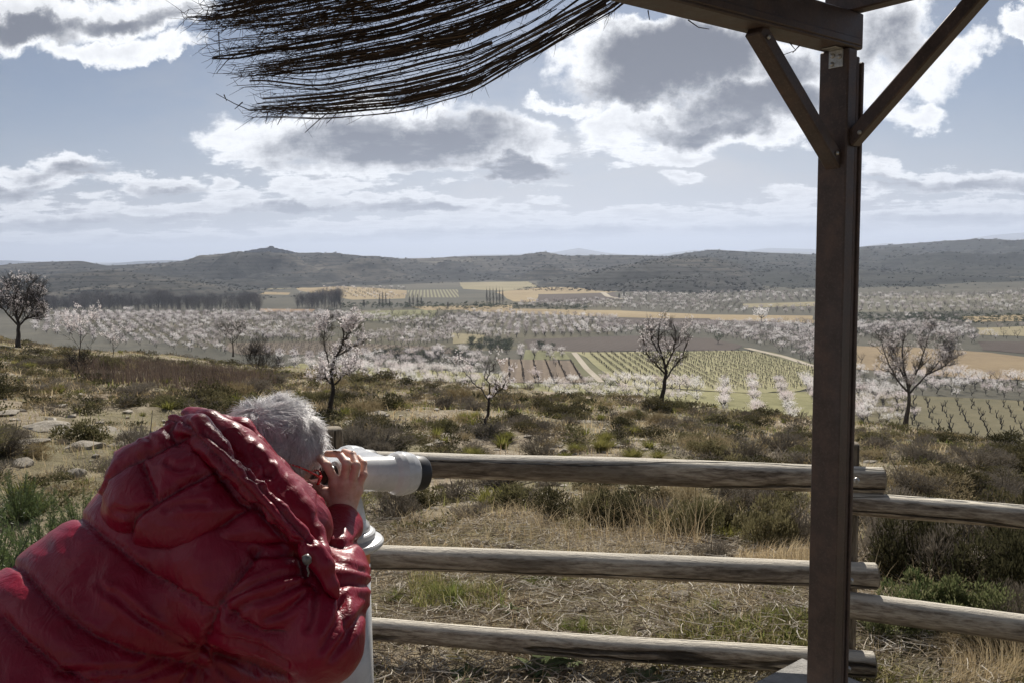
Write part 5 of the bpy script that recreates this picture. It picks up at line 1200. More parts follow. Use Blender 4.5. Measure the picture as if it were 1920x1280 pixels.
# brace in the plane of the long beam
S0 = OFF+a2*(w2/2)+b2*.004; 
def solve_L(start, dirv_, px, zt):
    for L in np.arange(0, 1.5, .002):
        q = start+dirv_*L; q = np.array([q[0], q[1], zt]); x, _ = proj(q[None])
        if (x[0]-px)*(proj(np.array([[start[0], start[1], zt]]))[0][0]-px) <= 0: return L
    return 1.0
LA = solve_L(S0, a2, 1424, zb); zA0 = float(P(1552, 292, 2.55)[2]); print('brace', LA, zb-zA0)
p0 = S0+a2*.012; p0[2] = zA0; p1 = S0+a2*(LA+.01); p1[2] = zb-.006
d = (p1-p0)/np.linalg.norm(p1-p0); strut(p0-d*.035, p1+d*.012, .05, .042, b2).build('brace', STEEL, sh_, False, OFF)
S1 = OFF+b2*(w1/2)-a2*.004; zB0 = float(P(1612, 252, 2.56)[2]); p0 = S1+b2*.012; p0[2] = zB0; Lb = .62; p1 = S1+b2*Lb; p1[2] = zB0+(zB-zB0); Lb2 = (zB-zB0)*1.06; p1 = S1+b2*Lb2; p1[2] = zB-.004
d = (p1-p0)/np.linalg.norm(p1-p0); strut(p0-d*.03, p1+d*.01, .046, .042, a2).build('brace', STEEL, sh_, False, OFF)
# L bracket on the post under the beam
mbx = MB(); cbr = OFF+a2*(w2/2+.0015)+b2*.008; cbr[2] = zb-.028; rbox(mbx, cbr, AX, (.0015, .023, .025), .001); c_ = OFF+a2*(w2/2+.022)+b2*.008; c_[2] = zb-.0015; rbox(mbx, c_, AX, (.020, .023, .0013), .001)
br = mbx.build('bracket', GALV, sh_, False, OFF)
mbx = MB()
for db, dz in ((-.010, .010), (.012, .004), (-.012, -.014)):
    c_ = cbr+b2*db+zz_*dz; add_tube(mbx, [c_, c_+a2*.003, c_+a2*.006, c_+a2*.0065], [.0075, .0075, .006, .001], 10)
bb_ = mbx.build('screws', ZINC, sh_, True, OFF); bb_.name = 'screws'
for (c_, n_) in ((S0+a2*.002+zz_*0, None),):
    pass
def screw(p, n_):
    mb = MB(); add_tube(mb, [p, p+n_*.003, p+n_*.0055, p+n_*.006], [.0065, .0065, .005, .001], 10); mb.build('bolt', GALV, sh_, True, OFF)
mid0 = S0+a2*.02+b2*.022; 
q0 = S0+a2*.022+b2*(.0255-.0); q0[2] = zA0+.006; screw(q0, b2)
q1 = S0+a2*(LA-.004)+b2*.0255; q1[2] = zb-.022; screw(q1, b2)
q2 = S1+b2*.030+a2*.0215; q2[2] = zB0+.002; screw(q2, a2)
# concrete footing
m = Mat('footing_concrete'); p = m.pos(); n_a = m.noise(6, 7, .65, p); n_b = m.noise(60, 6, .7, p); c = m.ramp(n_a, [(.3, (.22, .21, .19)), (.6, (.40, .385, .36)), (.75, (.50, .485, .455))]); vo = m.n('TexVoronoi'); vo.inputs['Scale'].default_value = 55; m.l(p, vo.inputs['Vector']); c = m.mix(m.ramp(vo.outputs['Distance'], [(.02, (.7,)*3), (.10, (0,)*3)]), c, (.10, .095, .085))
m.pbsdf(c, .95, m.bump(n_b, .9, .01), spec=.2); CONC = m.m
zt = float(P(1515, 1229, 2.96)[2]); mbx = MB(); c_ = OFF.copy(); c_[2] = (zt-.4)/2; rbox(mbx, c_, AX, (.25, .25, (zt+.4)/2), .012)
ft = mbx.build('concrete_footing', CONC, None, False, (OFF[0], OFF[1], 0)); ft.location = (OFF[0], OFF[1], 0); tag(ft, 'pale grey concrete block in which the brown steel post stands', 'footing')
mbx = MB(); V_ = np.array([(-2.6, -6, -.06), (-.60, -6, -.06), (-.60, 3.29, -.06), (-2.2, 3.29, -.06)]); rbox(mbx, (-1.45, -1.2, -.045), np.eye(3), (.86, 4.49, .06), .01); tag(mbx.build('pavement', CONC), kind='structure')

# ------------------------------------------------------------------ brushwood roof
m = Mat('brushwood'); m.pbsdf(m.ramp(m.rnd(), [(0, (.022, .016, .012)), (.6, (.05, .036, .026)), (1, (.11, .08, .055))]), .85, spec=.25); BRUSH = m.m
gb = np.random.default_rng(99); mbr = MB(); K = 22; s = np.linspace(0, 1, K)
lower = np.array([P(492, 212, 2.50), P(620, 205, 2.50), P(760, 186, 2.5), P(880, 158, 2.48), P(1000, 98, 2.46), P(1150, 8, 2.42), P(1300, -110, 2.35), P(1560, -330, 2.2)])
upper = np.array([P(398, 10, 1.95), P(560, -25, 1.95), P(720, -60, 1.95), P(860, -100, 1.95), P(1000, -150, 1.92), P(1160, -260, 1.95), P(1330, -400, 1.85), P(1600, -700, 1.8)])
ku = np.linspace(0, 1, len(lower))
def mat_pt(ss, tt):
    L = np.stack([np.interp(ss, ku, lower[:, i]) for i in range(3)], -1); U_ = np.stack([np.interp(ss, ku, upper[:, i]) for i in range(3)], -1)
    return L*(1-tt[..., None])+U_*tt[..., None]
nb = 34; bund = np.sort(gb.uniform(-.01, 1.6, nb)); bund[0] = 0.0; bund[1] = .012; br_w = gb.uniform(.004, .020, nb)
NT = 265; bi = gb.integers(0, nb, NT); bi[:26] = gb.integers(0, 3, 26)
t0 = bund[bi]+gb.normal(size=NT)*br_w[bi]
st_ = np.abs(gb.normal(size=NT))*.07+.035*np.sin(t0*19)+(vnoise(t0*16, t0*0, 3))*.03-.035; st_ = np.where(gb.random(NT) < .03, st_-.04, st_); ln = gb.uniform(.35, 1.1, NT); ss = st_[:, None]+ln[:, None]*s[None]
wav = (vnoise(bund[bi][:, None]*31+ss*3.0, bi[:, None]*1.7+0*ss, 5)-.5)*.06+(vnoise(np.arange(NT)[:, None]*3.3+0*ss, ss*9+bi[:, None], 6)-.5)*.030+gb.normal(size=(NT, 1))*.012*(ss-.35)
tt = t0[:, None]+wav*np.minimum(1, (ss+.1)*2)
tt = np.maximum(tt, -.004+gb.normal(size=(NT, 1))*.006)
Pt = mat_pt(np.clip(ss, -.2, 1), tt); neg = np.minimum(ss, 0)[..., None]; dirL = (lower[0]-lower[1]); Pt = Pt+(-neg)*dirL*7.0*.9
Pt[..., 2] += (vnoise(ss*7, bi[:, None]*2.3+0*ss, 9)-.5)*.03+gb.normal(size=(NT, 1))*.012
rad = (gb.uniform(.0009, .0026, NT)*np.where(gb.random(NT) < .12, 1.9, 1))[:, None]*np.linspace(.45, 1.1, K)[None]; V_, F_ = tubes(Pt, rad, 5); mbr.add(V_, F_, np.repeat(gb.random(NT), K*5))
# side twiglets
def sidetwigs(n, L0, L1, r, smax=1.0, ang=.55):
    i = gb.integers(0, NT, n); j = gb.integers(0, K-2, n) if smax == 1 else gb.integers(0, 6, n); b_ = Pt[i, j]; d_ = nrm(Pt[i, np.maximum(j-0, 0)]-Pt[i, j+1]); o_ = gb.normal(size=(n, 3))*ang; L = gb.uniform(L0, L1, n)[:, None]; e = b_+nrm(d_+o_)*L; m_ = (b_+e)/2+gb.normal(size=(n, 3))*.06*L
    V_, F_ = tubes(np.stack([b_, m_, e], 1), np.array([[1, .8, .4]])*r, 3); mbr.add(V_, F_, np.repeat(gb.random(n), 9)); return b_, e
b_, e_ = sidetwigs(7500, .012, .045, .0007, 1.0, .6); sidetwigs(900, .03, .08, .0007, .3, .8)
# stray twigs that hang out of the edge
for pl in ([(500, 205, 2.5), (470, 208, 2.5), (440, 195, 2.5), (405, 176, 2.5)], [(455, 192, 2.5), (440, 205, 2.5)], [(420, 178, 2.5), (425, 190, 2.5)], [(410, 60, 2.5), (411, 85, 2.5), (412, 110, 2.5)], [(455, 95, 2.6), (425, 115, 2.6), (406, 138, 2.6)], [(622, 206, 2.5), (595, 228, 2.5), (572, 249, 2.5)], [(640, 200, 2.5), (625, 220, 2.5), (612, 232, 2.5)], [(532, 212, 2.5), (520, 235, 2.5)], [(790, 170, 2.9), (775, 178, 2.9), (750, 174, 2.9)], [(965, 85, 2.8), (958, 97, 2.8)], [(880, 130, 2.9), (868, 145, 2.9)], [(502, 212, 2.5), (498, 232, 2.5)],
           [(1480, 80, 2.3), (1492, 95, 2.3), (1470, 103, 2.3)], [(1500, 85, 2.3), (1486, 100, 2.3)], [(1290, 38, 2.3), (1310, 52, 2.3), (1330, 55, 2.3)], [(1215, 20, 2.3), (1218, 38, 2.3)], [(840, 60, 2.6), (838, 75, 2.6)], [(670, 40, 2.6), (666, 58, 2.6)]):
    add_tube(mbr, P(*np.array(pl).T), np.linspace(.0018, .0009, len(pl)), 4, False, .3)
# mat over the shelter proper, seen from below between the two beams
n = 1500; u_ = gb.uniform(-1.1, 2.3, n); v_ = gb.uniform(.0, 1.8, n); L = gb.uniform(.3, .8, n); base = OFF+a2*v_[:, None]*0+a2*np.abs(u_)[:, None]*1.0+b2*v_[:, None]; base[:, 2] = zB+.078+gb.random(n)*.03
e = base+b2*L[:, None]+a2*gb.normal(size=(n, 1))*.02; mid_ = (base+e)/2+gb.normal(size=(n, 3))*.006; V_, F_ = tubes(np.stack([base, mid_, e], 1), np.full((n, 3), .0032), 4); mbr.add(V_, F_, np.repeat(gb.random(n), 12))
mbr.build('brushwood_roof', BRUSH, sh_, False, OFF)

# ------------------------------------------------------------------ coin viewer (binocular on a pillar)
m = Mat('white_enamel'); p = m.pos(); sm = m.noise(9, 6, .6, p); m.pbsdf(m.ramp(sm, [(.35, (.50, .50, .50)), (.6, (.64, .64, .63))]), m.ramp(m.noise(30, 5, .6, p), [(.3, (.16,)*3), (.7, (.34,)*3)]), coat=.5, coat_rough=.08); WHITE = m.m
m = Mat('black_rubber'); m.pbsdf((.018, .018, .02), .45); RUB = m.m
m = Mat('orange_sticker'); m.pbsdf((.60, .20, .05), .5); ORNG = m.m
m = Mat('lens_glass'); m.pbsdf((.01, .015, .02), .05, coat=1.0); LENS = m.m
EP = P(606, 889, 1.90); OB = P(793, 886, 2.075); Fv = nrm(OB-EP); Fh0 = nrm(np.array([Fv[0], Fv[1], 0])); Lv = np.array([-Fh0[1], Fh0[0], 0]); SEP = .165
LT = np.linalg.norm(OB-EP)
vc = (EP+OB)/2+Lv*SEP/2; pil = P(648, 1010, 2.06)
ROOT = empty('coin_viewer', (pil[0], pil[1], 0)); tag(ROOT, 'white binocular viewer on a pillar that the bent person looks through', 'binocular viewer'); RO = np.array([pil[0], pil[1], 0])
def lathe(axis0, axis1, prof, s=40, mb=None):
    """prof: (t along, radius)"""
    prof = np.array(prof, float); pts = axis0[None]*(1-prof[:, :1])+axis1[None]*prof[:, :1]; mb = mb or MB()
    d = nrm(axis1-axis0); ref = np.array([0, 0, 1.]) if abs(d[2]) < .8 else np.array([1., 0, 0]); A = nrm(np.cross(d, ref)); B = np.cross(d, A); an = np.arange(s)/s*2*math.pi
    V = pts[:, None]+prof[:, 1][:, None, None]*(np.cos(an)[None, :, None]*A+np.sin(an)[None, :, None]*B); i = np.arange(V.shape[0]*s).reshape(-1, s)
    F = np.stack([i[:-1], i[1:], np.roll(i[1:], -1, 1), np.roll(i[:-1], -1, 1)], -1).reshape(-1, 4); mb.add(V.reshape(-1, 3), F); return mb
def sm_prof(p, n=6):
    p = np.array(p, float); t = np.linspace(0, len(p)-1, (len(p)-1)*n+1); i = np.minimum(t.astype(int), len(p)-2); f = t-i; f = f*f*(3-2*f); return p[i]*(1-f[:, None])+p[i+1]*f[:, None]
for sgn, dsp in ((0, np.zeros(3)), (1, Lv*SEP-Fv*.045-zz_*.012)):
    A0, A1 = EP+dsp, OB+dsp
    prof = [(.10, .001), (.10, .030), (.13, .034), (.20, .040), (.40, .041), (.60, .042), (.64, .043), (.68, .050), (.73, .0535), (.80, .0525), (.86, .049), (.875, .046), (.875, .001)]
    pr_ = np.concatenate([[prof[0], prof[1]], sm_prof(prof[1:11], 5)[1:], prof[11:]]); lathe(A0, A1, pr_, 44).build('barrel', WHITE, ROOT, True, RO)
    lathe(A0, A1, [(.86, .001), (.86, .044), (.87, .0445), (.985, .042), (1.0, .040), (1.0, .034), (.95, .033), (.95, .001)], 40).build('lens_hood', RUB, ROOT, True, RO)
    lathe(A0, A1, [(.955, .033), (.957, .001)], 30).build('lens', LENS, ROOT, True, RO)
    ec = A0 if sgn == 0 else EP+Lv*.066; A1e = ec+Fv*LT; lathe(ec, A1e, [(0, .001), (.005, .016), (0, .022), (.02, .024), (.09, .020), (.16, .021), (.16, .001)], 32).build('eyecup', RUB, ROOT, True, RO)
bc = (EP*.62+OB*.38)+Lv*SEP/2+np.array([0, 0, -.004]); mbx = MB(); rbox(mbx, bc, np.array([Fh0, Lv, zz_]), (.085, SEP/2, .033), .016); mbx.build('housing', WHITE, ROOT, False, RO)
zf = pil[2]; top = np.array([pil[0], pil[1], bc[2]-.03]); bot = np.array([pil[0], pil[1], zf+.02])
lathe(bot, top, [(0, .001), (0, .062), (.12, .060), (.2, .052), (.5, .046), (.9, .034), (1.0, .036), (1.0, .001)], 44).build('neck', WHITE, ROOT, True, RO)
q1 = np.array([pil[0], pil[1], zf-.022]); q2 = np.array([pil[0], pil[1], zf+.024])
lathe(q1, q2, sm_prof([(0, .001), (0, .072), (.06, .088), (.2, .094), (.36, .094), (.46, .090), (.52, .076), (.58, .068), (.66, .074), (.86, .074), (.96, .068), (1, .001)], 4), 56).build('flange', WHITE, ROOT, True, RO)
lathe(np.array([pil[0], pil[1], -.0]), q1, [(0, .001), (0, .14), (.012, .14), (.016, .060), (.5, .058), (1, .058), (1.0, .001)], 48).build('pillar', WHITE, ROOT, True, RO)
za = float(P(693, 1072, 2.0)[2]); zb_ = float(P(693, 1038, 2.0)[2]); lathe(np.array([pil[0], pil[1], za]), np.array([pil[0], pil[1], zb_]), [(0, .0586), (1, .0586)], 48).build('sticker', ORNG, ROOT, True, RO)
# ------------------------------------------------------------------ implicit surfaces
def surfnet(fun, lo, hi, h, block=24):
    """surface nets over fun(P)->signed distance (negative inside); evaluated only near the surface"""
    lo = np.array(lo, float); n = np.ceil((np.array(hi)-lo)/h).astype(int)+1; n = ((n+block-1)//block)*block
    D = np.full(n+1, 1.0, np.float32); nb_ = n//block
    for i in range(nb_[0]):
        for j in range(nb_[1]):
            for k in range(nb_[2]):
                c = lo+(np.array([i, j, k])+.5)*block*h; dc = float(fun(c[None])[0])
                if abs(dc) > block*h*.95+.03: 
                    D[i*block:(i+1)*block+1, j*block:(j+1)*block+1, k*block:(k+1)*block+1] = np.sign(dc)*1.0; continue
    for i in range(nb_[0]):
        for j in range(nb_[1]):
            for k in range(nb_[2]):
                c = lo+(np.array([i, j, k])+.5)*block*h; dc = float(fun(c[None])[0])
                if abs(dc) > block*h*.95+.03: continue
                ix = [np.arange(a*block, (a+1)*block+1) for a in (i, j, k)]; G = np.stack(np.meshgrid(*ix, indexing='ij'), -1)
                D[i*block:(i+1)*block+1, j*block:(j+1)*block+1, k*block:(k+1)*block+1] = fun(lo+G.reshape(-1, 3)*h).reshape(G.shape[:3])
    S = D < 0; m8 = [S[a:S.shape[0]-1+a, b:S.shape[1]-1+b, c:S.shape[2]-1+c] for a in (0, 1) for b in (0, 1) for c in (0, 1)]
    cnt = sum(x.astype(np.int8) for x in m8); act = (cnt > 0) & (cnt < 8); ci = np.argwhere(act); vid = np.full(act.shape, -1, np.int64); vid[act] = np.arange(len(ci))
    acc = np.zeros((len(ci), 3)); w_ = np.zeros(len(ci)); cs = [(a, b, c) for a in (0, 1) for b in (0, 1) for c in (0, 1)]
    for a in range(8):
        for b in range(a+1, 8):
            d = np.abs(np.array(cs[a])-cs[b])
            if d.sum() != 1: continue
            va = D[ci[:, 0]+cs[a][0], ci[:, 1]+cs[a][1], ci[:, 2]+cs[a][2]].astype(float); vb = D[ci[:, 0]+cs[b][0], ci[:, 1]+cs[b][1], ci[:, 2]+cs[b][2]].astype(float)
            x = (va < 0) != (vb < 0); t = np.where(x, va/np.where(x, va-vb, 1), 0)[:, None]; p = np.array(cs[a])*(1-t)+np.array(cs[b])*t; acc += p*x[:, None]; w_ += x
    V = lo+(ci+acc/w_[:, None])*h; F = []
    for ax in range(3):
        o1, o2 = [q for q in range(3) if q != ax]; sl0 = [slice(1, -1)]*3; A = S; 
        s0 = [slice(0, S.shape[q]) for q in range(3)]; s0[ax] = slice(0, S.shape[ax]-1); s1 = list(s0); s1[ax] = slice(1, S.shape[ax]); X = S[tuple(s0)] != S[tuple(s1)]; e = np.argwhere(X)
        e = e[(e[:, o1] > 0) & (e[:, o2] > 0) & (e[:, o1] < act.shape[o1]) & (e[:, o2] < act.shape[o2])]
        q = []
        for (p_, r_) in ((-1, -1), (0, -1), (0, 0), (-1, 0)):
            t = e.copy(); t[:, o1] += p_; t[:, o2] += r_; q.append(vid[t[:, 0], t[:, 1], t[:, 2]])
        q = np.stack(q, -1); ins = S[e[:, 0], e[:, 1], e[:, 2]]; flip = ins if ax != 1 else ~ins; q[~flip] = q[~flip][:, ::-1]; F.append(q[(q >= 0).all(1)])
    F = np.concatenate(F); return V, F
def smin(a, b, k):
    h = np.clip(.5+.5*(b-a)/k, 0, 1); return b*(1-h)+a*h-k*h*(1-h)
def cap(P_, a, b, ra, rb=None):
    rb = ra if rb is None else rb; a = np.asarray(a, float); b = np.asarray(b, float); d = b-a; t = np.clip(((P_-a)@d)/max(d@d, 1e-12), 0, 1); return np.linalg.norm(P_-a-t[:, None]*d, axis=1)-(ra+(rb-ra)*t)
def ell(P_, c, ax, r):
    q = (P_-c)@np.asarray(ax).T; r = np.asarray(r, float); k0 = np.linalg.norm(q/r, axis=1); k1 = np.linalg.norm(q/(r*r), axis=1); return k0*(k0-1)/np.maximum(k1, 1e-9)
def vnormals(V, F):
    n = np.zeros_like(V); fn = np.cross(V[F[:, 2]]-V[F[:, 0]], V[F[:, 3]]-V[F[:, 1]])
    for k in range(4): np.add.at(n, F[:, k], fn)
    return nrm(n)
def lapl(V, F, it=2, lam=.5):
    e = np.concatenate([F[:, [0, 1]], F[:, [1, 2]], F[:, [2, 3]], F[:, [3, 0]]]); 
    for _ in range(it):
        s = np.zeros_like(V); c = np.zeros(len(V)); np.add.at(s, e[:, 0], V[e[:, 1]]); np.add.at(c, e[:, 0], 1); np.add.at(s, e[:, 1], V[e[:, 0]]); np.add.at(c, e[:, 1], 1); V = V*(1-lam)+lam*s/c[:, None]
    return V
def orient(V, F, c=None):
    n = np.cross(V[F[:, 2]]-V[F[:, 0]], V[F[:, 3]]-V[F[:, 1]]); vol = (V[F].mean(1)*n).sum()
    return F if vol > 0 else F[:, ::-1]
# ------------------------------------------------------------------ landmarks (all in world space)
HC = P(509, 860, 1.87)                                          # head centre
FW = Fh0; LF = Lv; pit = R_(32); Hf = FW*math.cos(pit)-zz_*math.sin(pit); Hu = zz_*math.cos(pit)+FW*math.sin(pit); HX = np.array([Hf, LF, Hu])
SHc = P(372, 985, 1.74); HIP = P(-40, 1390, 1.50); RT = -LF
sR = P(440, 1040, 1.52); eR = P(597, 1200, 1.47); wR = P(637, 978, 1.83)
sL = SHc-RT*.20+np.array([0, 0, .02]); eL = sL+FW*.22+LF*.02-zz_*.20; wL = EP+LF*.20+FW*.05-zz_*.10
skin = Mat('skin'); p = skin.coord('Object'); c = skin.ramp(skin.noise(60, 5, .6, p), [(.3, (.52, .29, .215)), (.6, (.66, .42, .33)), (.8, (.74, .50, .41))]); bz_ = skin.bump(skin.noise(220, 4, .6, p), .35, .0015)
b_ = skin.pbsdf(c, .5, bz_, spec=.4); b_.inputs['Subsurface Weight'].default_value = .12; b_.inputs['Subsurface Radius'].default_value = (.02, .008, .004); b_.inputs['Subsurface Scale'].default_value = .3; SKIN = skin.m
per = empty('person', (HIP[0]-.0, HIP[1], -.0)); PO = np.array([HIP[0], HIP[1], 0]); tag(per, 'person with short grey hair in a red puffer jacket bending to the white viewer', 'person')
# head, neck, trunk, arms, legs: one surface; the hands are finer patches of it joined inside the cuffs
def W_(f, l, u): return HC+Hf*f+LF*l+Hu*u
hipL, hipR = HIP-RT*.09, HIP+RT*.09; kneeR = hipR+FW*.10+np.array([0, 0, -.36]); kneeL = hipL+FW*.08+np.array([0, 0, -.36]); ankR = np.array([*(hipR+FW*.0)[:2], .08]); ankL = np.array([*(hipL-FW*.02)[:2], .08])
def body(P_):
    d = ell(P_, W_(-.012, 0, .028), HX, (.090, .070, .086)); d = smin(d, ell(P_, W_(.035, 0, -.035), HX, (.062, .056, .075)), .03)
    d = smin(d, cap(P_, W_(.088, 0, -.004), W_(.106, 0, -.040), .009, .013), .012); d = smin(d, ell(P_, W_(.06, 0, -.088), HX, (.028, .03, .02)), .02)      # nose, chin
    d = smin(d, cap(P_, W_(.083, -.02, -.062), W_(.083, .02, -.062), .008), .01)                                                                                   # lips
    for s in (-1, 1):
        d = smin(d, cap(P_, W_(.078, s*.018, .022), W_(.070, s*.045, .024), .010, .008), .012); d = np.maximum(d, -(ell(P_, W_(.094, s*.031, .002), HX, (.016, .017, .011))))   # brow, socket
        d = np.minimum(d, ell(P_, W_(.079, s*.031, .002), HX, (.013, .013, .013)))
        d = smin(d, ell(P_, W_(-.008, s*.078, -.012), HX, (.020, .008, .032)), .006)
    nk = SHc+zz_*.03; d = smin(d, cap(P_, W_(-.03, 0, -.05), nk, .055, .068), .03)
    d = smin(d, cap(P_, SHc, (SHc+HIP)/2, .10, .11), .05); d = smin(d, cap(P_, (SHc+HIP)/2, HIP, .11, .13), .05); d = smin(d, cap(P_, sR+(SHc-sR)*.35, SHc, .05, .07), .04); d = smin(d, cap(P_, sL, SHc, .05, .07), .04)
    for s_, e_, w_ in ((sR+(SHc-sR)*.25, eR, wR), (sL, eL, wL)): d = smin(d, cap(P_, s_, e_, .05, .036), .03); d = smin(d, cap(P_, e_, w_-(w_-e_)*.15, .036, .026), .02)
    for h_, k_, a_ in ((hipR, kneeR, ankR), (hipL, kneeL, ankL)): d = smin(d, cap(P_, h_, k_, .085, .055), .04); d = smin(d, cap(P_, k_, a_, .055, .035), .03); d = smin(d, cap(P_, a_-[0, 0, .03], a_+FW*.14-[0, 0, .04], .035, .03), .02)
    return d
V1, F1 = surfnet(body, (-1.35, 1.2, -.02), (.0, 2.35, 1.40), .0075)
# right hand on the near barrel
R_hand = dict(
 wrist=[(640, 985, 1.835), (642, 955, 1.84)],
 palm=[((640, 955, 1.845), (630, 905, 1.845), .020, .017), ((643, 955, 1.845), (646, 905, 1.842), .020, .0165), ((646, 955, 1.85), (660, 908, 1.845), .019, .0155), ((650, 955, 1.855), (670, 918, 1.852), .017, .0135)],
 fingers=[[(629, 902, 1.842, 11), (613, 872, 1.835, 9.6), (600, 858, 1.862, 8.6), (590, 860, 1.885, 7.8)],
          [(645, 900, 1.838, 11), (650, 868, 1.828, 9.8), (636, 850, 1.855, 8.8), (613, 850, 1.885, 7.8)],
          [(660, 904, 1.84, 10.5), (668, 872, 1.832, 9.4), (661, 852, 1.86, 8.4), (645, 846, 1.89, 7.6)],
          [(671, 914, 1.85, 9.4), (682, 889, 1.845, 8.2), (682, 868, 1.865, 7.4), (672, 857, 1.89, 6.8)]],
 thumb=[(630, 940, 1.85, 15.5), (610, 923, 1.852, 12.5), (592, 913, 1.875, 10.5), (577, 907, 1.90, 8.6)])
def hand_fun(hd, mirror=None):
    cv = (lambda q: P(*q)) if mirror is None else (lambda q: mirror(P(*q)))
    wr = [cv(q) for q in hd['wrist']]; pal = [(cv(a), cv(b), r1, r2) for a, b, r1, r2 in hd['palm']]; fg = [[(cv(q[:3]), q[3]*.001) for q in f] for f in hd['fingers']]; th = [(cv(q[:3]), q[3]*.001) for q in hd['thumb']]
    el_ = cv((630, 1060, 1.72))
    def f(P_):
        d = cap(P_, el_, wr[0], .030, .0265); d = smin(d, cap(P_, wr[0], wr[1], .0265, .0265), .01)
        for a, b, r1, r2 in pal: d = smin(d, cap(P_, a, b, r1, r2), .012)
        d = smin(d, cap(P_, wr[1], th[0][0], .022, th[0][1]), .014)
        t = np.full(len(P_), 9.0)
        for (a, ra), (b, rb) in zip(th[:-1], th[1:]): t = smin(t, cap(P_, a, b, ra, rb), .003)
        d = smin(d, t, .009)
        fs_ = None
        for fi in fg:
            t = np.full(len(P_), 9.0)
            for (a, ra), (b, rb) in zip(fi[:-1], fi[1:]): t = smin(t, cap(P_, a, b, ra*.95, rb*.95), .0015)
            for (a, ra) in fi[:3]: t = smin(t, np.linalg.norm(P_-a, axis=1)-ra*1.04, .003)     # knuckles
            fs_ = t if fs_ is None else smin(fs_, t, .0012)
        d = smin(d, fs_, .006)
        # tendons on the back of the hand
        for (a, b, r1, r2) in pal[:4]: d = d-.0012*np.exp(-(cap(P_, a*.35+b*.65+np.array([0, -.016, 0]), b+np.array([0, -.014, 0]), 0)/.006)**2)
        return d
    return f
V2, F2 = surfnet(hand_fun(R_hand), P(540, 1080, 1.64)+[0, 0, 0], P(720, 820, 2.02), .0021, 16)
midp = (EP+OB)/2+Lv*SEP/2
def mirr(q): dd = (q-midp)@LF; return q-2*dd*LF
V3, F3 = surfnet(hand_fun(R_hand, mirr), np.minimum(mirr(P(540, 1080, 1.64)), mirr(P(720, 820, 2.02)))-.09, np.maximum(mirr(P(540, 1080, 1.64)), mirr(P(720, 820, 2.02)))+.09, .0028, 16)
print('body verts', len(V1), len(V2), len(V3))
mbx = MB()
for V_, F_ in ((V1, F1), (V2, F2), (V3, F3)):
    V_ = lapl(V_, F_, 1); mbx.add(V_, orient(V_, F_))
bodyo = mbx.build('body', SKIN, per, True, PO)
# nails on the visible hand
mbn = MB()
for f_ in R_hand['fingers'][:1]+[R_hand['thumb']]:
    a = P(*f_[-2][:3]); b = P(*f_[-1][:3]); d_ = nrm(b-a); up_ = nrm(np.array([0, -.6, .8])-d_*np.dot([0, -.6, .8], d_)); c_ = b-d_*.001+up_*f_[-1][3]*.001*.86; sphv, sphf = ico(2); mbn.add(c_+(sphv/np.linalg.norm(sphv, axis=1, keepdims=True))@np.array([d_*.006, np.cross(up_, d_)*.0048, up_*.0016]), sphf)
m = Mat('nail'); m.pbsdf((.62, .42, .36), .3); mbn.build('fingernails', m.m, per, True, PO)

# ------------------------------------------------------------------ jacket
torso_pts = [(P(20, 1375, 1.47), .215), (P(160, 1215, 1.55), .20), (P(300, 1070, 1.62), .17), (P(390, 1000, 1.66), .145)]
el2 = [(P(170, 1420, 1.62), .22), (P(350, 1250, 1.70), .215), (P(420, 1100, 1.76), .15)]
def chain(P_, pts, k=.03):
    d = None
    for (a, ra), (b, rb) in zip(pts[:-1], pts[1:]): c = cap(P_, a, b, ra, rb); d = c if d is None else smin(d, c, k)
    return d
slR = [(P(425, 1065, 1.54), .12), (P(500, 1125, 1.50), .098), (P(592, 1190, 1.475), .078), (P(617, 1130, 1.56), .062), (P(630, 1055, 1.68), .050), (P(637, 1000, 1.79), .043), (P(639, 982, 1.815), .040)]
slL = [(sL, .11), (eL, .085), (eL*.5+wL*.5, .065), (wL-(wL-eL)*.12, .045)]
HB = np.array([nrm(P(620, 1010, 1.5)-P(230, 850, 1.5)), [0, 1, 0], [0, 0, 0]], float); HB[1] = nrm(HB[1]-HB[0]*HB[1]@HB[0]); HB[2] = np.cross(HB[0], HB[1])
hood_e = [(P(278, 905, 1.60), (.085, .09, .090)), (P(336, 868, 1.60), (.085, .09, .085)), (P(405, 950, 1.56), (.150, .105, .105)), (P(480, 985, 1.57), (.115, .10, .080)), (P(345, 955, 1.56), (.145, .11, .085))]
rim1 = [(P(322, 792, 1.60), .020), (P(372, 806, 1.545), .022), (P(408, 845, 1.505), .021), (P(437, 877, 1.485), .020), (P(480, 920, 1.475), .020), (P(520, 962, 1.47), .019), (P(556, 1000, 1.475), .019), (P(583, 1030, 1.47), .018), (P(606, 1062, 1.465), .017), (P(622, 1098, 1.46), .013), (P(630, 1116, 1.46), .008)]
rim2 = [(P(352, 782, 1.66), .018), (P(392, 800, 1.62), .022), (P(430, 826, 1.60), .024), (P(475, 868, 1.585), .023), (P(520, 915, 1.575), .023), (P(560, 962, 1.56), .021), (P(588, 1002, 1.54), .017), (P(603, 1040, 1.50), .012), (P(618, 1085, 1.475), .007)]
coll = [(P(418, 800, 1.74), .026), (P(452, 806, 1.73), .026), (P(480, 842, 1.72), .025), (P(520, 885, 1.715), .026), (P(556, 918, 1.72), .024), (P(590, 948, 1.73), .020), (P(610, 968, 1.735), .012)]
def jack(P_):
    d = chain(P_, torso_pts, .06); d = smin(d, chain(P_, el2, .06), .08)
    d = smin(d, cap(P_, P(425, 1010, 1.68), sL, .13, .11), .05)
    d = smin(d, chain(P_, slR, .02), .028); d = smin(d, chain(P_, slL, .02), .03)
    return d
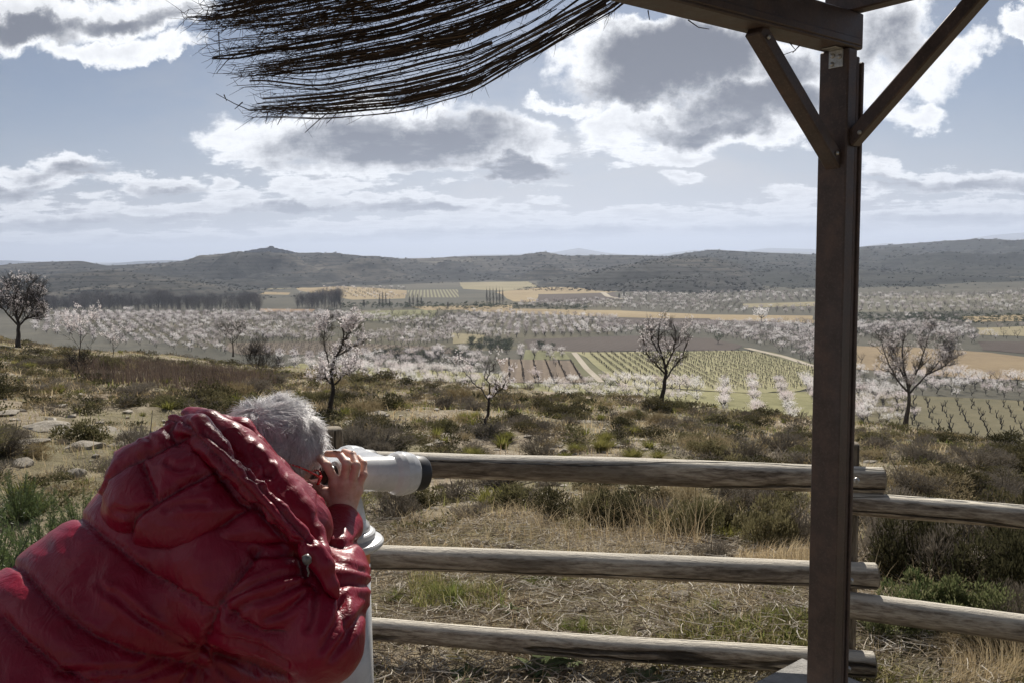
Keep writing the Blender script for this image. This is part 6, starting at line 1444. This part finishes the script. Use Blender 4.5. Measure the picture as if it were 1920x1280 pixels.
def hoodf(P_):
    h = None
    for c_, r_ in hood_e: e_ = ell(P_, c_, HB, r_); h = e_ if h is None else smin(h, e_, .035)
    h = smin(h, cap(P_, P(420, 870, 1.62), P(560, 990, 1.62), .07, .06), .03); h = smin(h, chain(P_, rim1, .006), .010); h = smin(h, chain(P_, rim2, .008), .012)
    return h
def collf(P_):
    c = chain(P_, coll, .01); c = smin(c, chain(P_, [(a+zz_*-.02+FW*.0+np.array([-.012, 0, -.01]), r) for a, r in coll], .01), .012)
    return c
Z_ = lambda X, Y: (X/2.2075, 700+Y/2.2075)
SEAMS_T = [[(250, 540), (290, 560), (420, 665), (560, 780), (700, 880), (850, 960), (905, 985)], [(20, 770), (85, 800), (170, 900), (280, 1005), (400, 1085), (560, 1155), (850, 1215)], [(0, 1000), (120, 1120), (260, 1225), (420, 1290)],
           [(1080, 730), (980, 850), (910, 930), (880, 1020), (850, 1110), (900, 1160), (1020, 1190), (1180, 1240)], [(910, 935), (1000, 1030), (1100, 1075), (1180, 1070)], [(1240, 720), (1270, 860), (1310, 900)], [(1330, 690), (1420, 700), (1490, 690)], [(1395, 900), (1420, 960), (1430, 1050)]]
SEAMS_H = [[(300, 500), (370, 580), (400, 665), (510, 733), (700, 732), (1000, 722), (1240, 712)], [(580, 350), (612, 440), (650, 530), (560, 600), (515, 725)], [(650, 530), (790, 445), (900, 405)], [(590, 350), (690, 300), (800, 250)], [(395, 560), (440, 430), (515, 380), (580, 350)],
           [(900, 400), (1000, 540), (1085, 565)], [(820, 700), (940, 620), (1055, 550)], [(720, 180), (700, 230), (735, 290)], [(560, 210), (640, 180), (725, 178)], [(480, 300), (590, 240), (690, 195)], [(380, 500), (420, 420), (455, 330)],
           [(745, 175), (815, 260), (905, 345), (955, 400), (1030, 500), (1085, 570), (1200, 690), (1262, 690)], [(835, 240), (890, 275), (975, 345), (1060, 440), (1130, 520), (1200, 600), (1290, 690)]]
FOLDS = [[(850, 1130), (700, 1180), (560, 1215), (240, 1235)], [(850, 1130), (740, 1200), (600, 1250), (420, 1262)], [(850, 1135), (800, 1200), (740, 1290)], [(850, 1120), (700, 1080), (560, 1000), (420, 880)], [(870, 1060), (950, 1090), (1080, 1130), (1200, 1190)], [(480, 900), (600, 1010), (760, 1070)],
         [(1240, 830), (1120, 850), (1000, 900), (930, 935)], [(1260, 870), (1140, 920), (1040, 940), (960, 1000)], [(1280, 900), (1180, 980), (1100, 1010)], [(1420, 940), (1390, 1040), (1330, 1130)], [(1500, 980), (1440, 1080), (1360, 1160)], [(1300, 920), (1300, 1000), (1280, 1060)], [(1240, 745), (1130, 760), (1040, 740)], [(870, 1150), (960, 1180), (1060, 1240)], [(860, 1150), (900, 1200), (960, 1270)], [(1340, 760), (1400, 800), (1480, 830)], [(1330, 850), (1420, 880), (1500, 880)],
         [(600, 260), (640, 290), (610, 330)], [(820, 330), (880, 370), (900, 400)], [(700, 380), (740, 400), (790, 390)], [(1000, 420), (1060, 430), (1110, 420)], [(1040, 330), (1080, 380), (1110, 430)], [(810, 280), (850, 330), (870, 380)], [(500, 560), (540, 580), (600, 560)], [(700, 560), (780, 540), (860, 540)], [(860, 460), (930, 430), (980, 470)]]
def pdist(x, y, pl):
    pl = np.array([Z_(*q) for q in pl]); d = np.full(len(x), 1e9)
    for a, b in zip(pl[:-1], pl[1:]):
        e_ = b-a; t = np.clip(((x-a[0])*e_[0]+(y-a[1])*e_[1])/(e_@e_), 0, 1); d = np.minimum(d, np.hypot(x-a[0]-t*e_[0], y-a[1]-t*e_[1]))
    return d
def quilt(V, F, seams, folds, puff=.011, groove=.011, gw=7.0, pw=34.0, fd=.008, hood=False):
    n = vnormals(V, F); x, y = proj(V); face = np.clip(-(n@nrm(V.mean(0)-CAMP))*3+.6, 0, 1)
    xw = x+(fbm(x*.02, y*.02, 3, 5)-.5)*7; yw = y+(fbm(x*.02+9, y*.02, 3, 6)-.5)*7
    d = np.full(len(V), 1e9)
    for s_ in seams: d = np.minimum(d, pdist(xw, yw, s_))
    # baffle rings for the side the camera does not see
    ax_ = nrm(SHc-HIP); t_ = ((V-HIP)@ax_)/.115; db = np.abs(t_-np.round(t_))*.115*1000; d = np.where(face > .3, d, np.minimum(d, db))
    disp = puff*(1-np.exp(-(d/pw)**1.3))-groove*np.exp(-(d/gw)**2)
    # gathers running away from each seam
    ang_n = (fbm(x*.045+3, y*.045, 3, 21)-.5); pk = (fbm((x+y)*.05, (x-y)*.016, 4, 23)-.5)*np.exp(-(d/22)**2)*.004+(fbm(x*.13, y*.13, 2, 41)-.5)*np.exp(-(d/13)**2)*.005; disp += pk
    for f_ in folds: df = pdist(xw, yw, f_); disp -= fd*np.exp(-(df/5.0)**2)*face; disp += fd*.5*np.exp(-((df-12)/8.0)**2)*face
    disp += (fbm(x*.012, y*.012, 2, 31)-.5)*.012+(np.abs(fbm(x*.022+7, y*.034, 2, 33)-.5)-.1)*-.007
    if hood: disp = disp*np.clip(1-(y-1025)/50, .05, 1)*np.where(x > 585, .7, 1)
    quilt.seam = np.where(face > .25, d, 60.); quilt.fold = 0
    return V+n*disp[:, None]
nyl = Mat('red_nylon'); p = nyl.pos(); big = nyl.noise(7, 4, .6, nyl.pos((1, 1, 1))); w1_ = nyl.n('TexNoise'); w1_.inputs['Scale'].default_value = 26; w1_.inputs['Detail'].default_value = 5; w1_.inputs['Roughness'].default_value = .55; w1_.inputs['Distortion'].default_value = 1.2; nyl.l(nyl.pos((1.0, 1.0, .45), (0, .6, .4)), w1_.inputs['Vector'])
rid = nyl.math('ABSOLUTE', nyl.math('SUBTRACT', w1_.outputs['Fac'], .5)); w2_ = nyl.noise(75, 4, .6, nyl.pos((1, .5, 1), (.5, 0, .3))); h_ = nyl.math('ADD', nyl.math('MULTIPLY', rid, 1.6), nyl.math('MULTIPLY', w2_, .22)); weave = nyl.noise(1400, 2, .5, p)
nb_ = nyl.bump(h_, .36, .008); sa = nyl.n('Attribute'); sa.attribute_name = 'seam'; sd_n = sa.outputs['Fac']
def expd(wd): return nyl.math('POWER', math.e, nyl.math('MULTIPLY', nyl.math('MULTIPLY', sd_n, sd_n), -1/(wd*wd)))
puck = nyl.noise(95, 3, .6, nyl.pos((1, 1, .6))); nb_ = nyl.bump(nyl.math('MULTIPLY', puck, expd(13.0)), .42, .009, nb_)
nb_ = nyl.bump(weave, .12, .0006, nb_)
pb = nyl.pbsdf(nyl.mix(nyl.math('MULTIPLY', expd(2.0), .7), nyl.ramp(big, [(.3, (.18, .0015, .014)), (.7, (.25, .003, .022))]), (.05, .001, .006)), .36, nb_, spec=.38, sheen=.0); pb.inputs['Sheen Tint'].default_value = (1, .25, .35, 1); pb.inputs['Sheen Roughness'].default_value = .35; NYL = nyl.m
NYD = NYL
lo, hi = (-1.45, 1.15, .35), (.02, 2.25, 1.55)
Vj, Fj = surfnet(jack, lo, hi, .0062); Vj = lapl(Vj, Fj, 2); Fj = orient(Vj, Fj)
# open the cuffs: sleeves end at the wrists
Vj = quilt(Vj, Fj, SEAMS_T, FOLDS[:17]); SJ = quilt.seam; Vj = lapl(Vj, Fj, 1, .4)
obj('jacket', mesh('jacket', Vj-PO, [Fj], True, {'seam': SJ}), NYL, per); print('jacket', len(Vj))
Vh, Fh = surfnet(hoodf, (-1.0, 1.25, .95), (-.1, 1.95, 1.55), .0048, 20); Vh = lapl(Vh, Fh, 1); Fh = orient(Vh, Fh); Vh = quilt(Vh, Fh, SEAMS_H, FOLDS[17:], .012, .010, 6.0, 26.0, .005, True); SH_ = quilt.seam; Vh = lapl(Vh, Fh, 1, .35)
obj('hood', mesh('hood', Vh-PO, [Fh], True, {'seam': SH_}), NYL, per)
Vc, Fc = surfnet(collf, (-.80, 1.55, .9), (-.2, 1.95, 1.5), .004, 20); Vc = lapl(Vc, Fc, 1); Fc = orient(Vc, Fc); n_ = vnormals(Vc, Fc); x_, y_ = proj(Vc); Vc = Vc+n_*((fbm(x_*.06, y_*.06, 3, 3)-.5)*.005)[:, None]
obj('collar', mesh('collar', Vc-PO, [Fc], True, {'seam': np.full(len(Vc), 30.)}), NYL, per)
# zip along the collar end and front edge
m = Mat('zip_metal'); m.pbsdf((.55, .53, .50), .35, metal=.8); ZIP = m.m
m = Mat('zip_tape'); m.pbsdf((.42, .01, .02), .6); TAPE = m.m
mbz = MB(); zp = P(np.array([612, 610, 604, 597, 590, 585]), np.array([955, 962, 970, 978, 985, 992]), np.array([1.705, 1.70, 1.70, 1.70, 1.70, 1.70])); add_tube(mbz, zp, .0045, 8); mbz.build('zip_tape', TAPE, per, True, PO)
mbz = MB(); zt_ = np.linspace(0, 1, 22); zq = np.stack([np.interp(zt_, np.linspace(0, 1, 6), zp[:, i]) for i in range(3)], -1)+np.array([.002, -.005, -.001])
for q in zq: rbox(mbz, q, HX, (.0016, .0012, .0012), .0003)
add_tube(mbz, P(np.array([590, 588, 586]), np.array([988, 994, 1002]), np.array([1.685]*3)), [.003, .004, .003], 8); mbz.build('zipper', ZIP, per, False, PO)
m = Mat('cord_lock'); m.pbsdf((.16, .15, .14), .35, metal=.3); CLK = m.m
mbz = MB(); q = P(np.array([572, 575, 578]), np.array([1040, 1047, 1056]), np.array([1.435]*3)); add_tube(mbz, q, [.006, .0085, .006], 10); add_tube(mbz, P(np.array([578, 576, 579, 577]), np.array([1056, 1064, 1072, 1080]), np.array([1.435]*4)), .0018, 6); mbz.build('cord_lock', CLK, per, True, PO)
# grey knit cuff at the wrist
m = Mat('grey_knit'); wv = m.n('TexWave'); wv.inputs['Scale'].default_value = 60; m.l(m.coord('Object'), wv.inputs['Vector']); m.pbsdf((.13, .14, .16), .9, m.bump(wv.outputs['Fac'], .6, .002)); KNIT = m.m
lathe(P(640, 985, 1.825), P(640, 966, 1.838), sm_prof([(0, .030), (0, .040), (.6, .0385), (.9, .036), (1.0, .034), (1., .028)], 4), 36).build('cuff', KNIT, per, True, PO)
# trousers and shoes
def trous(P_):
    d = None
    for h_, k_, a_ in ((hipR, kneeR, ankR), (hipL, kneeL, ankL)):
        c = smin(cap(P_, h_+[0, 0, .05], k_, .115, .085), cap(P_, k_, a_+[0, 0, .02], .085, .065), .04); d = c if d is None else smin(d, c, .03)
    return np.maximum(d, -(P_[:, 2]-.07))
Vt, Ft = surfnet(trous, (-1.45, 1.15, .02), (-.55, 1.95, .95), .012, 16); Ft = orient(Vt, Ft); m = Mat('dark_denim'); m.pbsdf((.03, .035, .05), .9); obj('trousers', mesh('trousers', Vt-PO, [Ft], True), m.m, per)
m = Mat('brown_leather'); m.pbsdf((.06, .035, .02), .5); SHOE = m.m
for a_ in (ankR, ankL):
    f_ = lambda P_: np.maximum(smin(cap(P_, a_+[0, 0, -.02], a_+FW*.16+[0, 0, -.045], .05, .038), cap(P_, a_-[0, 0, .03], a_+[0, 0, .04], .05, .05), .02), -(P_[:, 2]-.002))
    V_, F_ = surfnet(f_, a_-[.3, .3, .12], a_+[.3, .3, .15], .008, 16); obj('shoe', mesh('shoe', V_-PO, [orient(V_, F_)], True), SHOE, per)
# glasses
m = Mat('red_frame'); m.pbsdf((.62, .012, .02), .25, coat=.5); REDF = m.m
mbg = MB()
for s in (-1, 1):
    add_tube(mbg, [W_(-.005, s*.083, .004), W_(.03, s*.083, .008), W_(.07, s*.078, .008), W_(.092, s*.070, .006)], [.0016, .0022, .0026, .003], 8)
    add_tube(mbg, [W_(.092, s*.070, .010), W_(.097, s*.064, .0), W_(.094, s*.070, -.010)], [.0035, .004, .003], 8)
    an = np.linspace(0, 2*math.pi, 25); cc = [W_(.100, s*.034, .0)+LF*math.cos(t)*.027+Hu*math.sin(t)*.020 for t in an]; add_tube(mbg, cc, .0024, 8, False)
add_tube(mbg, [W_(.100, -.010, .006), W_(.103, 0, .009), W_(.100, .010, .006)], .0024, 8)
mbg.build('glasses', REDF, per, True, PO)
# ------------------------------------------------------------------ hair: a close cap and tufts of fine strands over it
hm = Mat('grey_hair'); hr = hm.rnd(); hc = hm.ramp(hr, [(0, (.34, .32, .315)), (.25, (.66, .64, .64)), (.6, (.84, .82, .82)), (1, (.95, .93, .94))]); hb_ = hm.pbsdf(hc, .42, spec=.5); HAIR = hm.m
hcap = Mat('hair_roots'); pp = hcap.coord('Object'); hcap.pbsdf(hcap.ramp(hcap.noise(160, 5, .7, pp), [(.3, (.38, .36, .355)), (.7, (.66, .64, .64))]), .7, hcap.bump(hcap.noise(220, 4, .7, pp), .8, .003)); HCAP = hcap.m
def hairline(q):
    """q: head-space coords (f,l,u): True where hair grows"""
    f, l, u = q[:, 0], q[:, 1], q[:, 2]
    return (u > np.where(f > .055, .058, np.where(f > .015, .0, np.where(f > -.02, -.020, -.062)))) & (f < .088)
gh = np.random.default_rng(5)
def scalp(n):
    d = nrm(gh.normal(size=(n, 3))); c = np.array([-.012, 0, .028]); r = np.array([.092, .072, .088]); q = c+d*r
    lowb = d[:, 2] < -.2; q[lowb, 2] -= .018; q[lowb, 0] *= .96
    return q[hairline(q)], nrm(d/r)[hairline(q)]
def capf(P_):
    q = (P_-HC)@HX.T; d = ell(P_, W_(-.012, 0, .028), HX, (.095, .075, .091)); d = smin(d, cap(P_, W_(-.050, 0, -.02), W_(-.052, 0, -.055), .050, .044), .03)
    f, u = q[:, 0], q[:, 2]; cut = np.interp(f, [-.2, -.02, .015, .055, .09], [-.070, -.030, -.008, .050, .075])-u; return np.maximum(d, cut)
Vq, Fq = surfnet(capf, HC-.17, HC+.17, .0045, 16); Fq = orient(Vq, Fq); n_ = vnormals(Vq, Fq); x_, y_ = proj(Vq); Vq = Vq+n_*((fbm(x_*.10, y_*.10, 3, 3)-.5)*.010)[:, None]
hair = obj('hair', mesh('hair', Vq-PO, [Fq], True), HCAP, per)
q, nn = scalp(30000); N = len(q)
# growth: away from a whorl at the back of the crown, forward on top, down at back and sides, in tufts
wh = np.array([-.075, .0, .095]); down = np.array([-.1, 0, -1.0])
fl = nrm(q-wh)*1.0; side_w = np.clip((.06-q[:, 2])/.06, 0, 1)[:, None]; fl = fl*(1-side_w)+down*side_w
tn = np.stack([fbm(q[:, 0]*52+i*7, q[:, 1]*52+q[:, 2]*41, 2, 50+i)-.5 for i in range(3)], -1); fl = fl+tn*(4.2-2.6*side_w); fl = fl-nn*(fl*nn).sum(1, keepdims=True); fl = nrm(fl)
Lh = (.030+.030*(1-side_w[:, 0]))*gh.uniform(.55, 1.05, N); lift = (.40*(1-side_w[:, 0])+.12)*gh.uniform(.75, 1.1, N)*(1+1.3*(vnoise(q[:, 0]*55, q[:, 1]*55, 7)-.5))
t = np.linspace(0, 1, 6)[None, :, None]; curl = nrm(np.cross(nn, fl)); cu = (vnoise(q[:, 0]*42+3, q[:, 1]*42+q[:, 2]*20, 9)-.5)[:, None, None]*2.2+gh.normal(size=(N, 1, 1))*.10
S = q[:, None]+Lh[:, None, None]*(fl[:, None]*(t*1.0)+nn[:, None]*lift[:, None, None]*(t-.55*t*t)*1.2+curl[:, None]*cu*t*t)+nn[:, None]*.001
Sw = HC+S@HX; rad = gh.uniform(.00032, .0006, N)[:, None]*np.array([1, 1, .95, .8, .6, .25])[None]
V_, F_ = tubes(Sw, rad, 3); hv = np.clip(vnoise(q[:, 0]*60, q[:, 1]*60+q[:, 2]*50, 4)*.45+gh.random(N)*.5, 0, .99)
st = obj('strands', mesh('strands', V_-PO, [F_], True, {'rnd': np.repeat(hv, 18)}), HAIR, hair); print('strands', N)
